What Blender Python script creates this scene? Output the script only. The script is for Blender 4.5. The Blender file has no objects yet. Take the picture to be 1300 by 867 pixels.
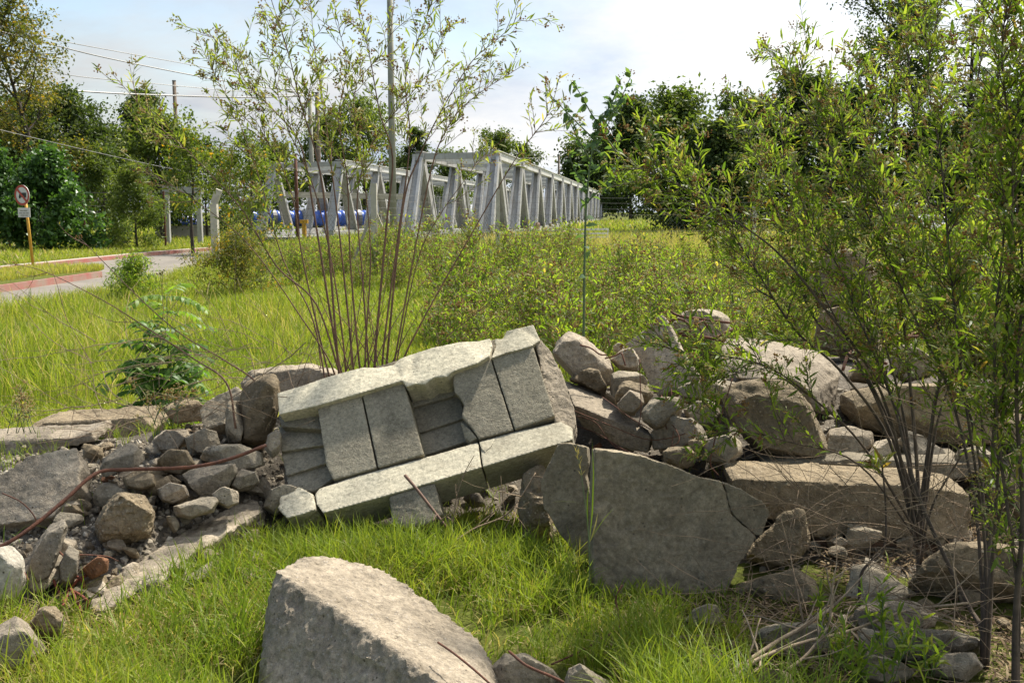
SUN = 4.4
EXPOSURE = 1.06
CLOUD_BASE = 0.62
CLOUD_GLOW = 0.26
import bpy, bmesh, math, random
import numpy as np
from mathutils import Vector

R = math.radians
SC = bpy.context.scene
COL = SC.collection

# ------------------------------------------------------------------ camera
PW, PH, FOC = 1300.0, 867.0, 1263.9
PITCH = math.atan((433.5 - 268.0) / FOC)
EYE = Vector((0, 0, 1.6))
FWD = Vector((0, math.cos(PITCH), -math.sin(PITCH)))
UPV = Vector((0, math.sin(PITCH), math.cos(PITCH)))
cam = bpy.data.cameras.new('camera')
cam.lens = 35.0
cam.sensor_width = 36.0
cam.clip_start = 0.05
cam.clip_end = 3000
camo = bpy.data.objects.new('camera', cam)
COL.objects.link(camo)
camo.location = EYE
camo.rotation_euler = (math.pi / 2 - PITCH, 0, 0)
SC.camera = camo


def ray(px, py):
    return FWD + Vector((1, 0, 0)) * ((px - 650) / FOC) + UPV * ((433.5 - py) / FOC)


def P(px, py, d):
    v = ray(px, py)
    return EYE + v * (d / v.y)


def G(px, py, z=0.0):
    v = ray(px, py)
    return EYE + v * ((z - EYE.z) / v.z)


def onplane(px, py, o, n):
    v = ray(px, py)
    return EYE + v * ((o - EYE).dot(n) / v.dot(n))


# ------------------------------------------------------------------ noise
def _hash(ix, iy, iz, seed):
    h = (ix * 374761393 + iy * 668265263 + iz * 2147483647 + seed * 1274126177) & 0xFFFFFFFF
    h = ((h ^ (h >> 13)) * 1274126177) & 0xFFFFFFFF
    h = ((h ^ (h >> 16)) * 2246822519) & 0xFFFFFFFF
    return ((h ^ (h >> 15)) & 0xFFFFFF) / float(0xFFFFFF)


def vnoise(p, seed=0):
    p = np.asarray(p, dtype=np.float64)
    i = np.floor(p).astype(np.int64)
    f = p - i
    u = f * f * f * (f * (f * 6 - 15) + 10)
    res = 0
    for dx in (0, 1):
        wx = u[:, 0] if dx else 1 - u[:, 0]
        for dy in (0, 1):
            wy = u[:, 1] if dy else 1 - u[:, 1]
            for dz in (0, 1):
                wz = u[:, 2] if dz else 1 - u[:, 2]
                res = res + wx * wy * wz * _hash(i[:, 0] + dx, i[:, 1] + dy, i[:, 2] + dz, seed)
    return res * 2 - 1


def fbm(p, octaves=4, seed=0, gain=0.5):
    a, s, t = 1.0, 0.0, 0.0
    q = np.asarray(p, dtype=np.float64)
    for o in range(octaves):
        s = s + a * vnoise(q, seed + o * 17)
        t += a
        a *= gain
        q = q * 2.03 + 11.7
    return s / t


# ------------------------------------------------------------------ mesh building
class Geo:
    def __init__(self):
        self.v, self.f3, self.f4, self.t = [], [], [], []
        self.n = 0

    def add(self, v, f3=None, f4=None, tint=0.5):
        v = np.asarray(v, dtype=np.float32).reshape(-1, 3)
        if f3 is not None and len(f3):
            self.f3.append(np.asarray(f3, dtype=np.int64).reshape(-1, 3) + self.n)
        if f4 is not None and len(f4):
            self.f4.append(np.asarray(f4, dtype=np.int64).reshape(-1, 4) + self.n)
        self.v.append(v)
        tt = np.asarray(tint, dtype=np.float32)
        self.t.append(np.broadcast_to(tt, (len(v),)).copy() if tt.ndim == 0 else tt)
        self.n += len(v)

    def mesh(self, name, off=(0, 0, 0), smooth=False):
        v = np.concatenate(self.v) - np.asarray(off, dtype=np.float32)
        f3 = np.concatenate(self.f3) if self.f3 else np.zeros((0, 3), np.int64)
        f4 = np.concatenate(self.f4) if self.f4 else np.zeros((0, 4), np.int64)
        me = bpy.data.meshes.new(name)
        me.vertices.add(len(v))
        me.vertices.foreach_set('co', v.astype(np.float32).ravel())
        nl = f3.size + f4.size
        me.loops.add(nl)
        me.loops.foreach_set('vertex_index', np.concatenate([f3.ravel(), f4.ravel()]).astype(np.int32))
        me.polygons.add(len(f3) + len(f4))
        st = np.concatenate([np.arange(len(f3)) * 3, f3.size + np.arange(len(f4)) * 4]).astype(np.int32)
        me.polygons.foreach_set('loop_start', st)
        a = me.attributes.new('tint', 'FLOAT', 'POINT')
        a.data.foreach_set('value', np.concatenate(self.t).astype(np.float32))
        me.update(calc_edges=True)
        me.polygons.foreach_set('use_smooth', np.full(len(f3) + len(f4), smooth, dtype=bool))
        return me

    # --- shapes
    def tube(self, pts, rad, sides=6, tint=0.5, cap=True):
        p = np.asarray([tuple(q) for q in pts], dtype=np.float64)
        n = len(p)
        r = np.broadcast_to(np.asarray(rad, dtype=np.float64), (n,))
        t = np.gradient(p, axis=0)
        t /= np.linalg.norm(t, axis=1)[:, None] + 1e-12
        ref = np.array([0, 0, 1.0]) if abs(t[:, 2]).mean() < 0.8 else np.array([1.0, 0.13, 0])
        a = np.cross(t, ref)
        a /= np.linalg.norm(a, axis=1)[:, None] + 1e-12
        b = np.cross(t, a)
        ang = np.arange(sides) * 2 * math.pi / sides
        ring = (p[:, None, :] + r[:, None, None] * (np.cos(ang)[None, :, None] * a[:, None, :] + np.sin(ang)[None, :, None] * b[:, None, :]))
        v = ring.reshape(-1, 3)
        k = np.arange(sides)
        k2 = (k + 1) % sides
        f4 = []
        for i in range(n - 1):
            f4.append(np.stack([i * sides + k, i * sides + k2, (i + 1) * sides + k2, (i + 1) * sides + k], 1))
        f3 = []
        if cap:
            v = np.concatenate([v, p[:1], p[-1:]])
            c0, c1 = n * sides, n * sides + 1
            f3 = [np.stack([np.full(sides, c0), k2, k], 1), np.stack([np.full(sides, c1), (n - 1) * sides + k, (n - 1) * sides + k2], 1)]
            f3 = np.concatenate(f3)
        self.add(v, f3 if cap else None, np.concatenate(f4), tint)

    def box(self, c, s, rot=None, tint=0.5):
        c = np.asarray(c, float)
        h = np.asarray(s, float) / 2
        v = np.array([[x, y, z] for x in (-1, 1) for y in (-1, 1) for z in (-1, 1)], float) * h
        if rot is not None:
            v = v @ np.asarray(rot.to_3x3()).T
        self.add(v + c, None, [(0, 1, 3, 2), (4, 6, 7, 5), (0, 4, 5, 1), (2, 3, 7, 6), (0, 2, 6, 4), (1, 5, 7, 3)], tint)

    def bar(self, a, b, w, h, up=(0, 0, 1), tint=0.5):
        a, b = Vector(a), Vector(b)
        t = (b - a).normalized()
        s = t.cross(Vector(up))
        if s.length < 1e-4:
            s = t.cross(Vector((0, 1, 0)))
        s.normalize()
        u = s.cross(t).normalized()
        v = [tuple(q + s * (w / 2 * i) + u * (h / 2 * j)) for q in (a, b) for i, j in ((-1, -1), (1, -1), (1, 1), (-1, 1))]
        self.add(v, None, [(0, 1, 2, 3), (7, 6, 5, 4), (0, 4, 5, 1), (1, 5, 6, 2), (2, 6, 7, 3), (3, 7, 4, 0)], tint)

    def leaves(self, base, dirn, nrm, length, width, tint, curl=0.12):
        base = np.asarray(base, float)
        d = np.asarray(dirn, float)
        d = d / (np.linalg.norm(d, axis=1)[:, None] + 1e-9)
        nrm = np.asarray(nrm, float)
        s = np.cross(d, nrm)
        s /= np.linalg.norm(s, axis=1)[:, None] + 1e-9
        u = np.cross(s, d)
        L = np.broadcast_to(np.asarray(length, float), (len(base),))[:, None]
        Wd = np.broadcast_to(np.asarray(width, float), (len(base),))[:, None] / 2
        dr = -curl
        a = base
        l1 = base + d * L * .33 - s * Wd * .9 + u * Wd * .35
        r1 = base + d * L * .33 + s * Wd * .9 + u * Wd * .35
        l2 = base + d * L * .68 - s * Wd * .75 + u * (Wd * .3 + L * dr * .35)
        r2 = base + d * L * .68 + s * Wd * .75 + u * (Wd * .3 + L * dr * .35)
        tp = base + d * L * .98 + u * L * dr
        v = np.stack([a, l1, r1, r2, l2, tp], 1).reshape(-1, 3)
        k = np.arange(len(base))[:, None] * 6
        f3 = np.concatenate([k + np.array([[0, 2, 1]]), k + np.array([[4, 3, 5]])])
        f4 = k + np.array([[1, 2, 3, 4]])
        t = np.repeat(np.broadcast_to(np.asarray(tint, float), (len(base),)), 6)
        self.add(v, f3, f4, t)

    def cards(self, base, dirn, nrm, length, width, tint):
        """far foliage: one folded quad per leaf"""
        base = np.asarray(base, float)
        d = np.asarray(dirn, float)
        d = d / (np.linalg.norm(d, axis=1)[:, None] + 1e-9)
        s = np.cross(d, np.asarray(nrm, float))
        s /= np.linalg.norm(s, axis=1)[:, None] + 1e-9
        u = np.cross(s, d)
        L = np.broadcast_to(np.asarray(length, float), (len(base),))[:, None]
        Wd = np.broadcast_to(np.asarray(width, float), (len(base),))[:, None] / 2
        v = np.stack([base, base + d * L * .45 - s * Wd + u * Wd * .3, base + d * L, base + d * L * .45 + s * Wd + u * Wd * .3], 1).reshape(-1, 3)
        k = np.arange(len(base))[:, None] * 4
        f3 = np.concatenate([k + np.array([[0, 2, 1]]), k + np.array([[0, 3, 2]])])
        self.add(v, f3, None, np.repeat(np.broadcast_to(np.asarray(tint, float), (len(base),)), 4))


# ------------------------------------------------------------------ tagging
def tag(o, label=None, cat=None, group=None, kind=None):
    if label:
        o['label'] = label
    if cat and not kind:
        kind = 'thing'
    if cat:
        o['category'] = cat
    if group:
        o['group'] = group
    if kind:
        o['kind'] = kind
    return o


def thing(name, loc, label, cat, group=None):
    o = bpy.data.objects.new(name, None)
    COL.objects.link(o)
    o.empty_display_size = 0.1
    o.location = loc
    return tag(o, label, cat, group)


def wloc(o):
    l = Vector((0, 0, 0))
    while o is not None:
        l += Vector(o.location)
        o = o.parent
    return l


def put(name, geo, mat, parent=None, label=None, cat=None, group=None, kind=None, smooth=False, loc=None):
    """geo is in world coordinates (or a ready mesh in local ones)"""
    if isinstance(geo, Geo):
        off = wloc(parent) if parent else (Vector(loc) if loc is not None else Vector((0, 0, 0)))
        me = geo.mesh(name, tuple(off), smooth)
    else:
        me = geo
    if mat and not me.materials:
        me.materials.append(mat)
    o = bpy.data.objects.new(name, me)
    COL.objects.link(o)
    if parent:
        o.parent = parent
    elif loc is not None:
        o.location = loc
    return tag(o, label, cat, group, kind)


def copy_tree(root, loc, rotz=0.0, scale=1.0, label=None):
    r = root.copy()
    COL.objects.link(r)
    r.location = loc
    r.rotation_euler = (0, 0, rotz)
    r.scale = (scale,) * 3
    if label:
        r['label'] = label
    for ch in list(root.children):
        c = ch.copy()
        COL.objects.link(c)
        c.parent = r
        for g in list(ch.children):
            e = g.copy()
            COL.objects.link(e)
            e.parent = c
    return r


# ------------------------------------------------------------------ materials
class NT:
    def __init__(self, name):
        self.m = bpy.data.materials.new(name)
        self.m.use_nodes = True
        self.t = self.m.node_tree
        self.t.nodes.clear()
        self.out = self.t.nodes.new('ShaderNodeOutputMaterial')

    def n(self, typ, **kw):
        nd = self.t.nodes.new(typ)
        for k, v in kw.items():
            if k.startswith('_'):
                nd.inputs[k[1:].replace('_', ' ')].default_value = v
            else:
                setattr(nd, k, v)
        return nd

    def l(self, a, b):
        self.t.links.new(a, b)

    def ramp(self, fac, stops):
        r = self.n('ShaderNodeValToRGB')
        e = r.color_ramp.elements
        while len(e) < len(stops):
            e.new(0.5)
        for el, (p, c) in zip(e, stops):
            el.position = p
            el.color = (c[0], c[1], c[2], 1) if hasattr(c, '__len__') else (c, c, c, 1)
        self.l(fac, r.inputs[0])
        return r.outputs[0]

    def mix(self, a, b, fac, mode='MIX'):
        m = self.n('ShaderNodeMix', data_type='RGBA', blend_type=mode)
        for s, x in ((m.inputs[0], fac), (m.inputs[6], a), (m.inputs[7], b)):
            if hasattr(x, 'links'):
                self.l(x, s)
            elif hasattr(x, '__len__'):
                s.default_value = (x[0], x[1], x[2], 1)
            else:
                s.default_value = x
        return m.outputs[2]

    def noise(self, vec, scale, detail=6, rough=0.6, dist=0.0):
        n = self.n('ShaderNodeTexNoise')
        n.inputs['Scale'].default_value = scale
        n.inputs['Detail'].default_value = detail
        n.inputs['Roughness'].default_value = rough
        n.inputs['Distortion'].default_value = dist
        if vec is not None:
            self.l(vec, n.inputs['Vector'])
        return n.outputs[0]


def concrete(name, c1, c2, speck, bump=0.6, scale=1.0, stain=(0.07, 0.06, 0.045), stain_amt=0.6, rust=0.0, speck_amt=0.5):
    k = NT(name)
    tc = k.n('ShaderNodeTexCoord')
    oi = k.n('ShaderNodeObjectInfo')
    add = k.n('ShaderNodeVectorMath', operation='ADD')
    mul = k.n('ShaderNodeVectorMath', operation='SCALE')
    mul.inputs[0].default_value = (13.1, 7.7, 5.3)
    k.l(oi.outputs['Random'], mul.inputs['Scale'])
    k.l(tc.outputs['Object'], add.inputs[0])
    k.l(mul.outputs[0], add.inputs[1])
    v = add.outputs[0]
    base = k.ramp(k.noise(v, 3.2 * scale, 9, 0.68, 0.4), [(0.32, c1), (0.68, c2)])
    # grain
    g = k.ramp(k.noise(v, 42 * scale, 8, 0.82), [(0.34, 0.52), (0.66, 1.34)])
    col = k.mix(base, g, 1.0, 'MULTIPLY')
    # aggregate pebbles
    vo = k.n('ShaderNodeTexVoronoi')
    vo.inputs['Scale'].default_value = 70 * scale
    k.l(v, vo.inputs['Vector'])
    sp = k.ramp(vo.outputs['Distance'], [(0.18, 1.0), (0.32, 0.0)])
    sel = k.ramp(vo.outputs['Color'], [(0.55, 0.0), (0.75, 1.0)])
    spm = k.n('ShaderNodeMath', operation='MULTIPLY')
    k.l(sp, spm.inputs[0]); k.l(sel, spm.inputs[1])
    spm2 = k.n('ShaderNodeMath', operation='MULTIPLY')
    k.l(spm.outputs[0], spm2.inputs[0]); spm2.inputs[1].default_value = speck_amt
    col = k.mix(col, speck, spm2.outputs[0])
    # dirt stains with their own ragged shape
    st = k.ramp(k.noise(v, 2.3 * scale, 12, 0.76, 0.8), [(0.50, 0.0), (0.66, 1.0)])
    stm = k.n('ShaderNodeMath', operation='MULTIPLY')
    k.l(st, stm.inputs[0]); stm.inputs[1].default_value = stain_amt
    col = k.mix(col, stain, stm.outputs[0])
    if rust:
        rs = k.ramp(k.noise(v, 6, 7, 0.7, 1.5), [(0.66, 0.0), (0.75, rust)])
        col = k.mix(col, (0.22, 0.09, 0.03), rs)
    # pits
    vp = k.n('ShaderNodeTexVoronoi')
    vp.inputs['Scale'].default_value = 38 * scale
    k.l(v, vp.inputs['Vector'])
    pit = k.ramp(vp.outputs['Distance'], [(0.08, 0.0), (0.22, 1.0)])
    psel = k.ramp(vp.outputs['Color'], [(0.70, 1.0), (0.8, 0.0)])
    pm = k.n('ShaderNodeMath', operation='MAXIMUM')
    k.l(pit, pm.inputs[0]); k.l(psel, pm.inputs[1])
    col = k.mix((0.085, 0.072, 0.055), col, pm.outputs[0])
    # every piece a little lighter or darker
    br = k.n('ShaderNodeMapRange')
    br.inputs['To Min'].default_value = 0.82
    br.inputs['To Max'].default_value = 1.18
    k.l(oi.outputs['Random'], br.inputs[0])
    col = k.mix(col, br.outputs[0], 1.0, 'MULTIPLY')
    # relief
    h0 = k.noise(v, 9 * scale, 5, 0.6)
    h00 = k.n('ShaderNodeMath', operation='MULTIPLY_ADD')
    k.l(h0, h00.inputs[0]); h00.inputs[1].default_value = 1.2
    k.l(k.noise(v, 30 * scale, 10, 0.78), h00.inputs[2])
    h1 = h00.outputs[0]
    h2 = k.n('ShaderNodeMath', operation='MULTIPLY_ADD')
    k.l(sp, h2.inputs[0]); h2.inputs[1].default_value = 0.22; k.l(h1, h2.inputs[2])
    h3 = k.n('ShaderNodeMath', operation='MULTIPLY_ADD')
    k.l(pm.outputs[0], h3.inputs[0]); h3.inputs[1].default_value = 0.35; k.l(h2.outputs[0], h3.inputs[2])
    b = k.n('ShaderNodeBump')
    b.inputs['Strength'].default_value = bump
    b.inputs['Distance'].default_value = 0.016
    k.l(h3.outputs[0], b.inputs['Height'])
    p = k.n('ShaderNodeBsdfPrincipled')
    p.inputs['Roughness'].default_value = 0.92
    p.inputs['Specular IOR Level'].default_value = 0.2
    k.l(col, p.inputs['Base Color'])
    k.l(b.outputs[0], p.inputs['Normal'])
    k.l(p.outputs[0], k.out.inputs[0])
    return k.m


def plain(name, c1, c2=None, scale=8.0, rough=0.6, metal=0.0, bump=0.0, bscale=None):
    k = NT(name)
    tc = k.n('ShaderNodeTexCoord')
    c2 = c2 or tuple(x * 0.75 for x in c1)
    n = k.noise(tc.outputs['Object'], scale, 7, 0.65)
    col = k.ramp(n, [(0.35, c2), (0.65, c1)])
    p = k.n('ShaderNodeBsdfPrincipled')
    p.inputs['Roughness'].default_value = rough
    p.inputs['Metallic'].default_value = metal
    k.l(col, p.inputs['Base Color'])
    if bump:
        b = k.n('ShaderNodeBump')
        b.inputs['Strength'].default_value = bump
        b.inputs['Distance'].default_value = 0.01
        k.l(k.noise(tc.outputs['Object'], bscale or scale * 4, 6, 0.7), b.inputs['Height'])
        k.l(b.outputs[0], p.inputs['Normal'])
    k.l(p.outputs[0], k.out.inputs[0])
    return k.m


def leafmat(name, stops, transl=0.4, rough=0.5, spec=0.35, tcol=(1.3, 1.35, .5)):
    k = NT(name)
    a = k.n('ShaderNodeAttribute', attribute_name='tint')
    oi = k.n('ShaderNodeObjectInfo')
    mr = k.n('ShaderNodeMapRange')
    mr.inputs['To Min'].default_value = -0.07
    mr.inputs['To Max'].default_value = 0.07
    k.l(oi.outputs['Random'], mr.inputs[0])
    ad = k.n('ShaderNodeMath', operation='ADD', use_clamp=True)
    k.l(a.outputs['Fac'], ad.inputs[0]); k.l(mr.outputs[0], ad.inputs[1])
    col = k.ramp(ad.outputs[0], stops)
    p = k.n('ShaderNodeBsdfPrincipled')
    p.inputs['Roughness'].default_value = rough
    p.inputs['Specular IOR Level'].default_value = spec
    k.l(col, p.inputs['Base Color'])
    tr = k.n('ShaderNodeBsdfTranslucent')
    k.l(k.mix(col, tcol, 1.0, 'MULTIPLY'), tr.inputs[0])
    m = k.n('ShaderNodeMixShader')
    m.inputs[0].default_value = transl
    k.l(p.outputs[0], m.inputs[1]); k.l(tr.outputs[0], m.inputs[2])
    k.l(m.outputs[0], k.out.inputs[0])
    return k.m


M = {}
M['tan'] = concrete('broken_concrete_tan', (0.253, 0.210, 0.155), (0.434, 0.366, 0.276), (0.505, 0.458, 0.407), 0.8, stain_amt=0.55)
M['grey'] = concrete('broken_concrete_grey', (0.227, 0.193, 0.141), (0.371, 0.317, 0.233), (0.464, 0.419, 0.352), 0.8, stain_amt=0.6)
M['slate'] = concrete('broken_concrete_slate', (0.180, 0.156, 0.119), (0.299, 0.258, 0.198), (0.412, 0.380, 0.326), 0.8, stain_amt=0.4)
M['cast'] = concrete('cast_slab_face', (0.185, 0.153, 0.105), (0.30, 0.252, 0.175), (0.391, 0.351, 0.273), 0.35, 0.9, stain_amt=0.85, rust=0.5, speck_amt=0.25)
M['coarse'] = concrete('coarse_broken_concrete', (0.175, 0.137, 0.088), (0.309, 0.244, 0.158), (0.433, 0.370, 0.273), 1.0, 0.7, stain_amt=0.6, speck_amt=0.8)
M['block'] = concrete('hollow_block_face', (0.258, 0.229, 0.167), (0.330, 0.292, 0.216), (0.464, 0.419, 0.343), 0.6, 1.5, stain_amt=0.45, speck_amt=0.6)
M['joist'] = concrete('joist_cast_face', (0.412, 0.375, 0.282), (0.536, 0.487, 0.365), (0.567, 0.517, 0.414), 0.35, 1.2, stain=(0.206, 0.175, 0.123), stain_amt=0.5, speck_amt=0.3)
M['brick'] = concrete('old_brick', (0.175, 0.083, 0.044), (0.268, 0.137, 0.075), (0.360, 0.292, 0.220), 0.7, stain_amt=0.5)
M['whitewash'] = concrete('whitish_concrete', (0.433, 0.390, 0.317), (0.597, 0.546, 0.449), (0.618, 0.566, 0.475), 0.5, stain=(0.206, 0.175, 0.132), stain_amt=0.6)
M['rust'] = plain('rusty_steel', (0.16, 0.062, 0.032), (0.07, 0.03, 0.02), 30, 0.85, 0.1, 0.5)
M['rust_red'] = plain('red_rusty_steel', (0.24, 0.06, 0.03), (0.10, 0.03, 0.02), 30, 0.8, 0.1, 0.5)
M['plank'] = plain('weathered_plank', (0.15, 0.09, 0.055), (0.07, 0.042, 0.028), 12, 0.9, 0, 0.6)
M['dead'] = plain('dead_wood', (0.36, 0.28, 0.19), (0.20, 0.145, 0.095), 22, 0.9, 0, 0.4)
M['twig'] = plain('dry_twig', (0.30, 0.22, 0.14), (0.12, 0.08, 0.05), 9, 0.9)
# ------------------------------------------------------------------ light and sky
S = Vector((0.33, 0.45, 0.83)).normalized()
EL, AZ = math.asin(S.z), math.atan2(S.x, S.y)
w = bpy.data.worlds.new('World')
SC.world = w
w.use_nodes = True
nt = w.node_tree
nt.nodes.clear()
wo = nt.nodes.new('ShaderNodeOutputWorld')
sky = nt.nodes.new('ShaderNodeTexSky')
sky.sky_type = 'NISHITA'
sky.sun_disc = False
sky.sun_elevation = EL
sky.sun_rotation = AZ
sky.air_density = 1.2
sky.dust_density = 1.5
bg = nt.nodes.new('ShaderNodeBackground')
bg.inputs[1].default_value = 0.085
nt.links.new(sky.outputs[0], bg.inputs[0])
tc = nt.nodes.new('ShaderNodeTexCoord')
sep = nt.nodes.new('ShaderNodeSeparateXYZ')
nt.links.new(tc.outputs['Generated'], sep.inputs[0])


def wmath(op, a, b=None, c=None, clamp=False):
    m = nt.nodes.new('ShaderNodeMath')
    m.operation = op
    m.use_clamp = clamp
    for i, x in enumerate((a, b, c)):
        if x is None:
            continue
        if hasattr(x, 'links'):
            nt.links.new(x, m.inputs[i])
        else:
            m.inputs[i].default_value = x
    return m.outputs[0]


zz = wmath('ADD', wmath('MAXIMUM', sep.outputs[2], 0.0), 0.22)
cx = wmath('DIVIDE', sep.outputs[0], zz)
cy = wmath('DIVIDE', sep.outputs[1], zz)
cmb = nt.nodes.new('ShaderNodeCombineXYZ')
nt.links.new(cx, cmb.inputs[0])
nt.links.new(cy, cmb.inputs[1])
cmb.inputs[2].default_value = 3.7


def wnoise(scale, detail, rough, vec=cmb.outputs[0], dist=0.0):
    n = nt.nodes.new('ShaderNodeTexNoise')
    n.inputs['Scale'].default_value = scale
    n.inputs['Detail'].default_value = detail
    n.inputs['Roughness'].default_value = rough
    n.inputs['Distortion'].default_value = dist
    nt.links.new(vec, n.inputs['Vector'])
    return n.outputs[0]


def wramp(f, stops):
    r = nt.nodes.new('ShaderNodeValToRGB')
    e = r.color_ramp.elements
    while len(e) < len(stops):
        e.new(0.5)
    for el, (p, c) in zip(e, stops):
        el.position = p
        el.color = (c[0], c[1], c[2], 1) if hasattr(c, '__len__') else (c, c, c, 1)
    nt.links.new(f, r.inputs[0])
    return r.outputs[0]


# thin bright cloud deck; it opens to blue in places, more so away from the sun
toward = wmath('ADD', wmath('MULTIPLY', sep.outputs[0], 0.55), wmath('MULTIPLY', sep.outputs[1], 0.12))
cover = wmath('ADD', wnoise(0.85, 8, 0.58, dist=0.3), wmath('MULTIPLY', toward, 0.42))
low = wmath('MULTIPLY', wmath('SUBTRACT', 0.16, sep.outputs[2]), 2.2)
cover = wmath('ADD', cover, wmath('MAXIMUM', low, 0.0))
mask = wramp(cover, [(0.36, 0.0), (0.58, 1.0)])
shade = wramp(wnoise(1.3, 8, 0.6), [(0.36, (0.66, 0.75, 0.88)), (0.60, (1.0, 1.0, 1.0))])
dotp = nt.nodes.new('ShaderNodeVectorMath')
dotp.operation = 'DOT_PRODUCT'
nt.links.new(tc.outputs['Generated'], dotp.inputs[0])
dotp.inputs[1].default_value = S
glow = wmath('POWER', wmath('MAXIMUM', dotp.outputs['Value'], 0.0), 3.0)
base_ = wmath('MULTIPLY_ADD', toward, 0.95 * CLOUD_BASE, 0.62 * CLOUD_BASE)
bright = wmath('MULTIPLY_ADD', glow, CLOUD_GLOW, base_)
bg2 = nt.nodes.new('ShaderNodeBackground')
nt.links.new(shade, bg2.inputs[0])
nt.links.new(bright, bg2.inputs[1])
mx = nt.nodes.new('ShaderNodeMixShader')
nt.links.new(mask, mx.inputs[0])
nt.links.new(bg.outputs[0], mx.inputs[1])
nt.links.new(bg2.outputs[0], mx.inputs[2])
nt.links.new(mx.outputs[0], wo.inputs[0])

sun = bpy.data.lights.new('sun', 'SUN')
sun.energy = SUN
sun.angle = R(2.5)
sun.color = (1.0, 0.94, 0.83)
so = bpy.data.objects.new('sun', sun)
COL.objects.link(so)
so.rotation_euler = S.to_track_quat('Z', 'Y').to_euler()
so.location = S * 50

vs = SC.view_settings
vs.view_transform = 'Standard'
vs.look = 'None'
vs.exposure = EXPOSURE
vs.gamma = 1
SC.cycles.max_bounces = 6
SC.cycles.diffuse_bounces = 3
SC.cycles.transmission_bounces = 4
SC.cycles.transparent_max_bounces = 8
SC.cycles.use_denoising = True
try:
    SC.cycles.denoiser = 'OPENIMAGEDENOISE'
except Exception:
    pass

# ------------------------------------------------------------------ ground
def gz(x, y):
    x = np.asarray(x, float)
    y = np.asarray(y, float)
    q = np.stack([x.ravel() * .45, y.ravel() * .45, np.full(x.size, 2.0)], 1)
    h = 0.05 * vnoise(q, 3) + 0.018 * vnoise(q * 5, 4)
    h = h.reshape(x.shape)
    near = np.clip((y - 2.6) / 1.5, 0, 1)
    return h * near - 0.015


MST = [(-6.0, [(3.4, 0), (4.2, .06), (5.0, .16), (5.8, .18), (6.8, 0)]),
       (-2.5, [(3.4, 0), (4.0, .06), (4.6, .14), (5.2, .23), (6.0, .22), (6.9, 0)]),
       (-1.7, [(3.8, 0), (4.4, .13), (5.0, .27), (5.6, .36), (6.2, .33), (7.2, 0)]),
       (-1.05, [(5.0, 0), (5.25, .12), (5.6, .36), (6.2, .42), (7.2, 0)]),
       (0.2, [(5.0, 0), (5.3, .12), (5.8, .38), (6.3, .42), (7.3, 0)]),
       (0.5, [(4.5, 0), (4.9, .12), (5.3, .27), (5.8, .40), (6.5, .45), (7.6, 0)]),
       (1.2, [(4.15, 0), (4.6, .07), (5.0, .24), (5.6, .40), (6.8, .50), (8.1, 0)]),
       (2.0, [(4.1, 0), (4.6, .07), (5.0, .22), (5.6, .38), (7.0, .55), (8.3, .45), (9.2, 0)]),
       (4.5, [(4.1, 0), (4.6, .10), (5.0, .22), (5.6, .38), (7.0, .5), (8.2, .3), (9.0, 0)])]
_YG = np.linspace(3, 10, 281)
_HT = np.stack([np.interp(_YG, [p[0] for p in pr], [p[1] for p in pr], left=-.12, right=-.12) for _, pr in MST])
for _i, (_, pr) in enumerate(MST):
    m0 = _YG < pr[0][0]
    _HT[_i][m0] = np.maximum(-.15, -(pr[0][0] - _YG[m0]) * .5)
    m1 = _YG > pr[-1][0]
    _HT[_i][m1] = np.maximum(-.15, -(_YG[m1] - pr[-1][0]) * .5)
_XS = np.array([s[0] for s in MST])


def mound(x, y):
    x = np.asarray(x, float)
    y = np.asarray(y, float)
    xi = np.clip(np.interp(x, _XS, np.arange(len(_XS))), 0, len(_XS) - 1.0001)
    i = np.floor(xi).astype(int)
    f = xi - i
    yi = np.clip((y - 3) / 7 * 280, 0, 279.999)
    j = np.floor(yi).astype(int)
    g = yi - j
    a = _HT[i, j] * (1 - g) + _HT[i, j + 1] * g
    b = _HT[i + 1, j] * (1 - g) + _HT[i + 1, j + 1] * g
    return a * (1 - f) + b * f


def grid_geo(xs, ys, zf, keep=None, tint=None):
    X, Y = np.meshgrid(xs, ys)
    Z = zf(X, Y)
    nx, ny = len(xs), len(ys)
    v = np.stack([X.ravel(), Y.ravel(), Z.ravel()], 1)
    i, j = np.meshgrid(np.arange(nx - 1), np.arange(ny - 1))
    a = (j * nx + i).ravel()
    f = np.stack([a, a + 1, a + nx + 1, a + nx], 1)
    if keep is not None:
        kz = Z.ravel()
        f = f[keep(v[f].mean(1), kz[f].max(1))]
    g = Geo()
    g.add(v, None, f, 0.5 if tint is None else tint(v))
    return g


_t = np.linspace(-1, 1, 221)
gxs = np.sinh(_t * 6.2) / math.sinh(6.2) * 900
gys = -30 + np.concatenate([np.linspace(0, 30, 15)[:-1], 30 + np.sinh(np.linspace(0, 1, 240) * 6) / math.sinh(6) * 1100])

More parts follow.
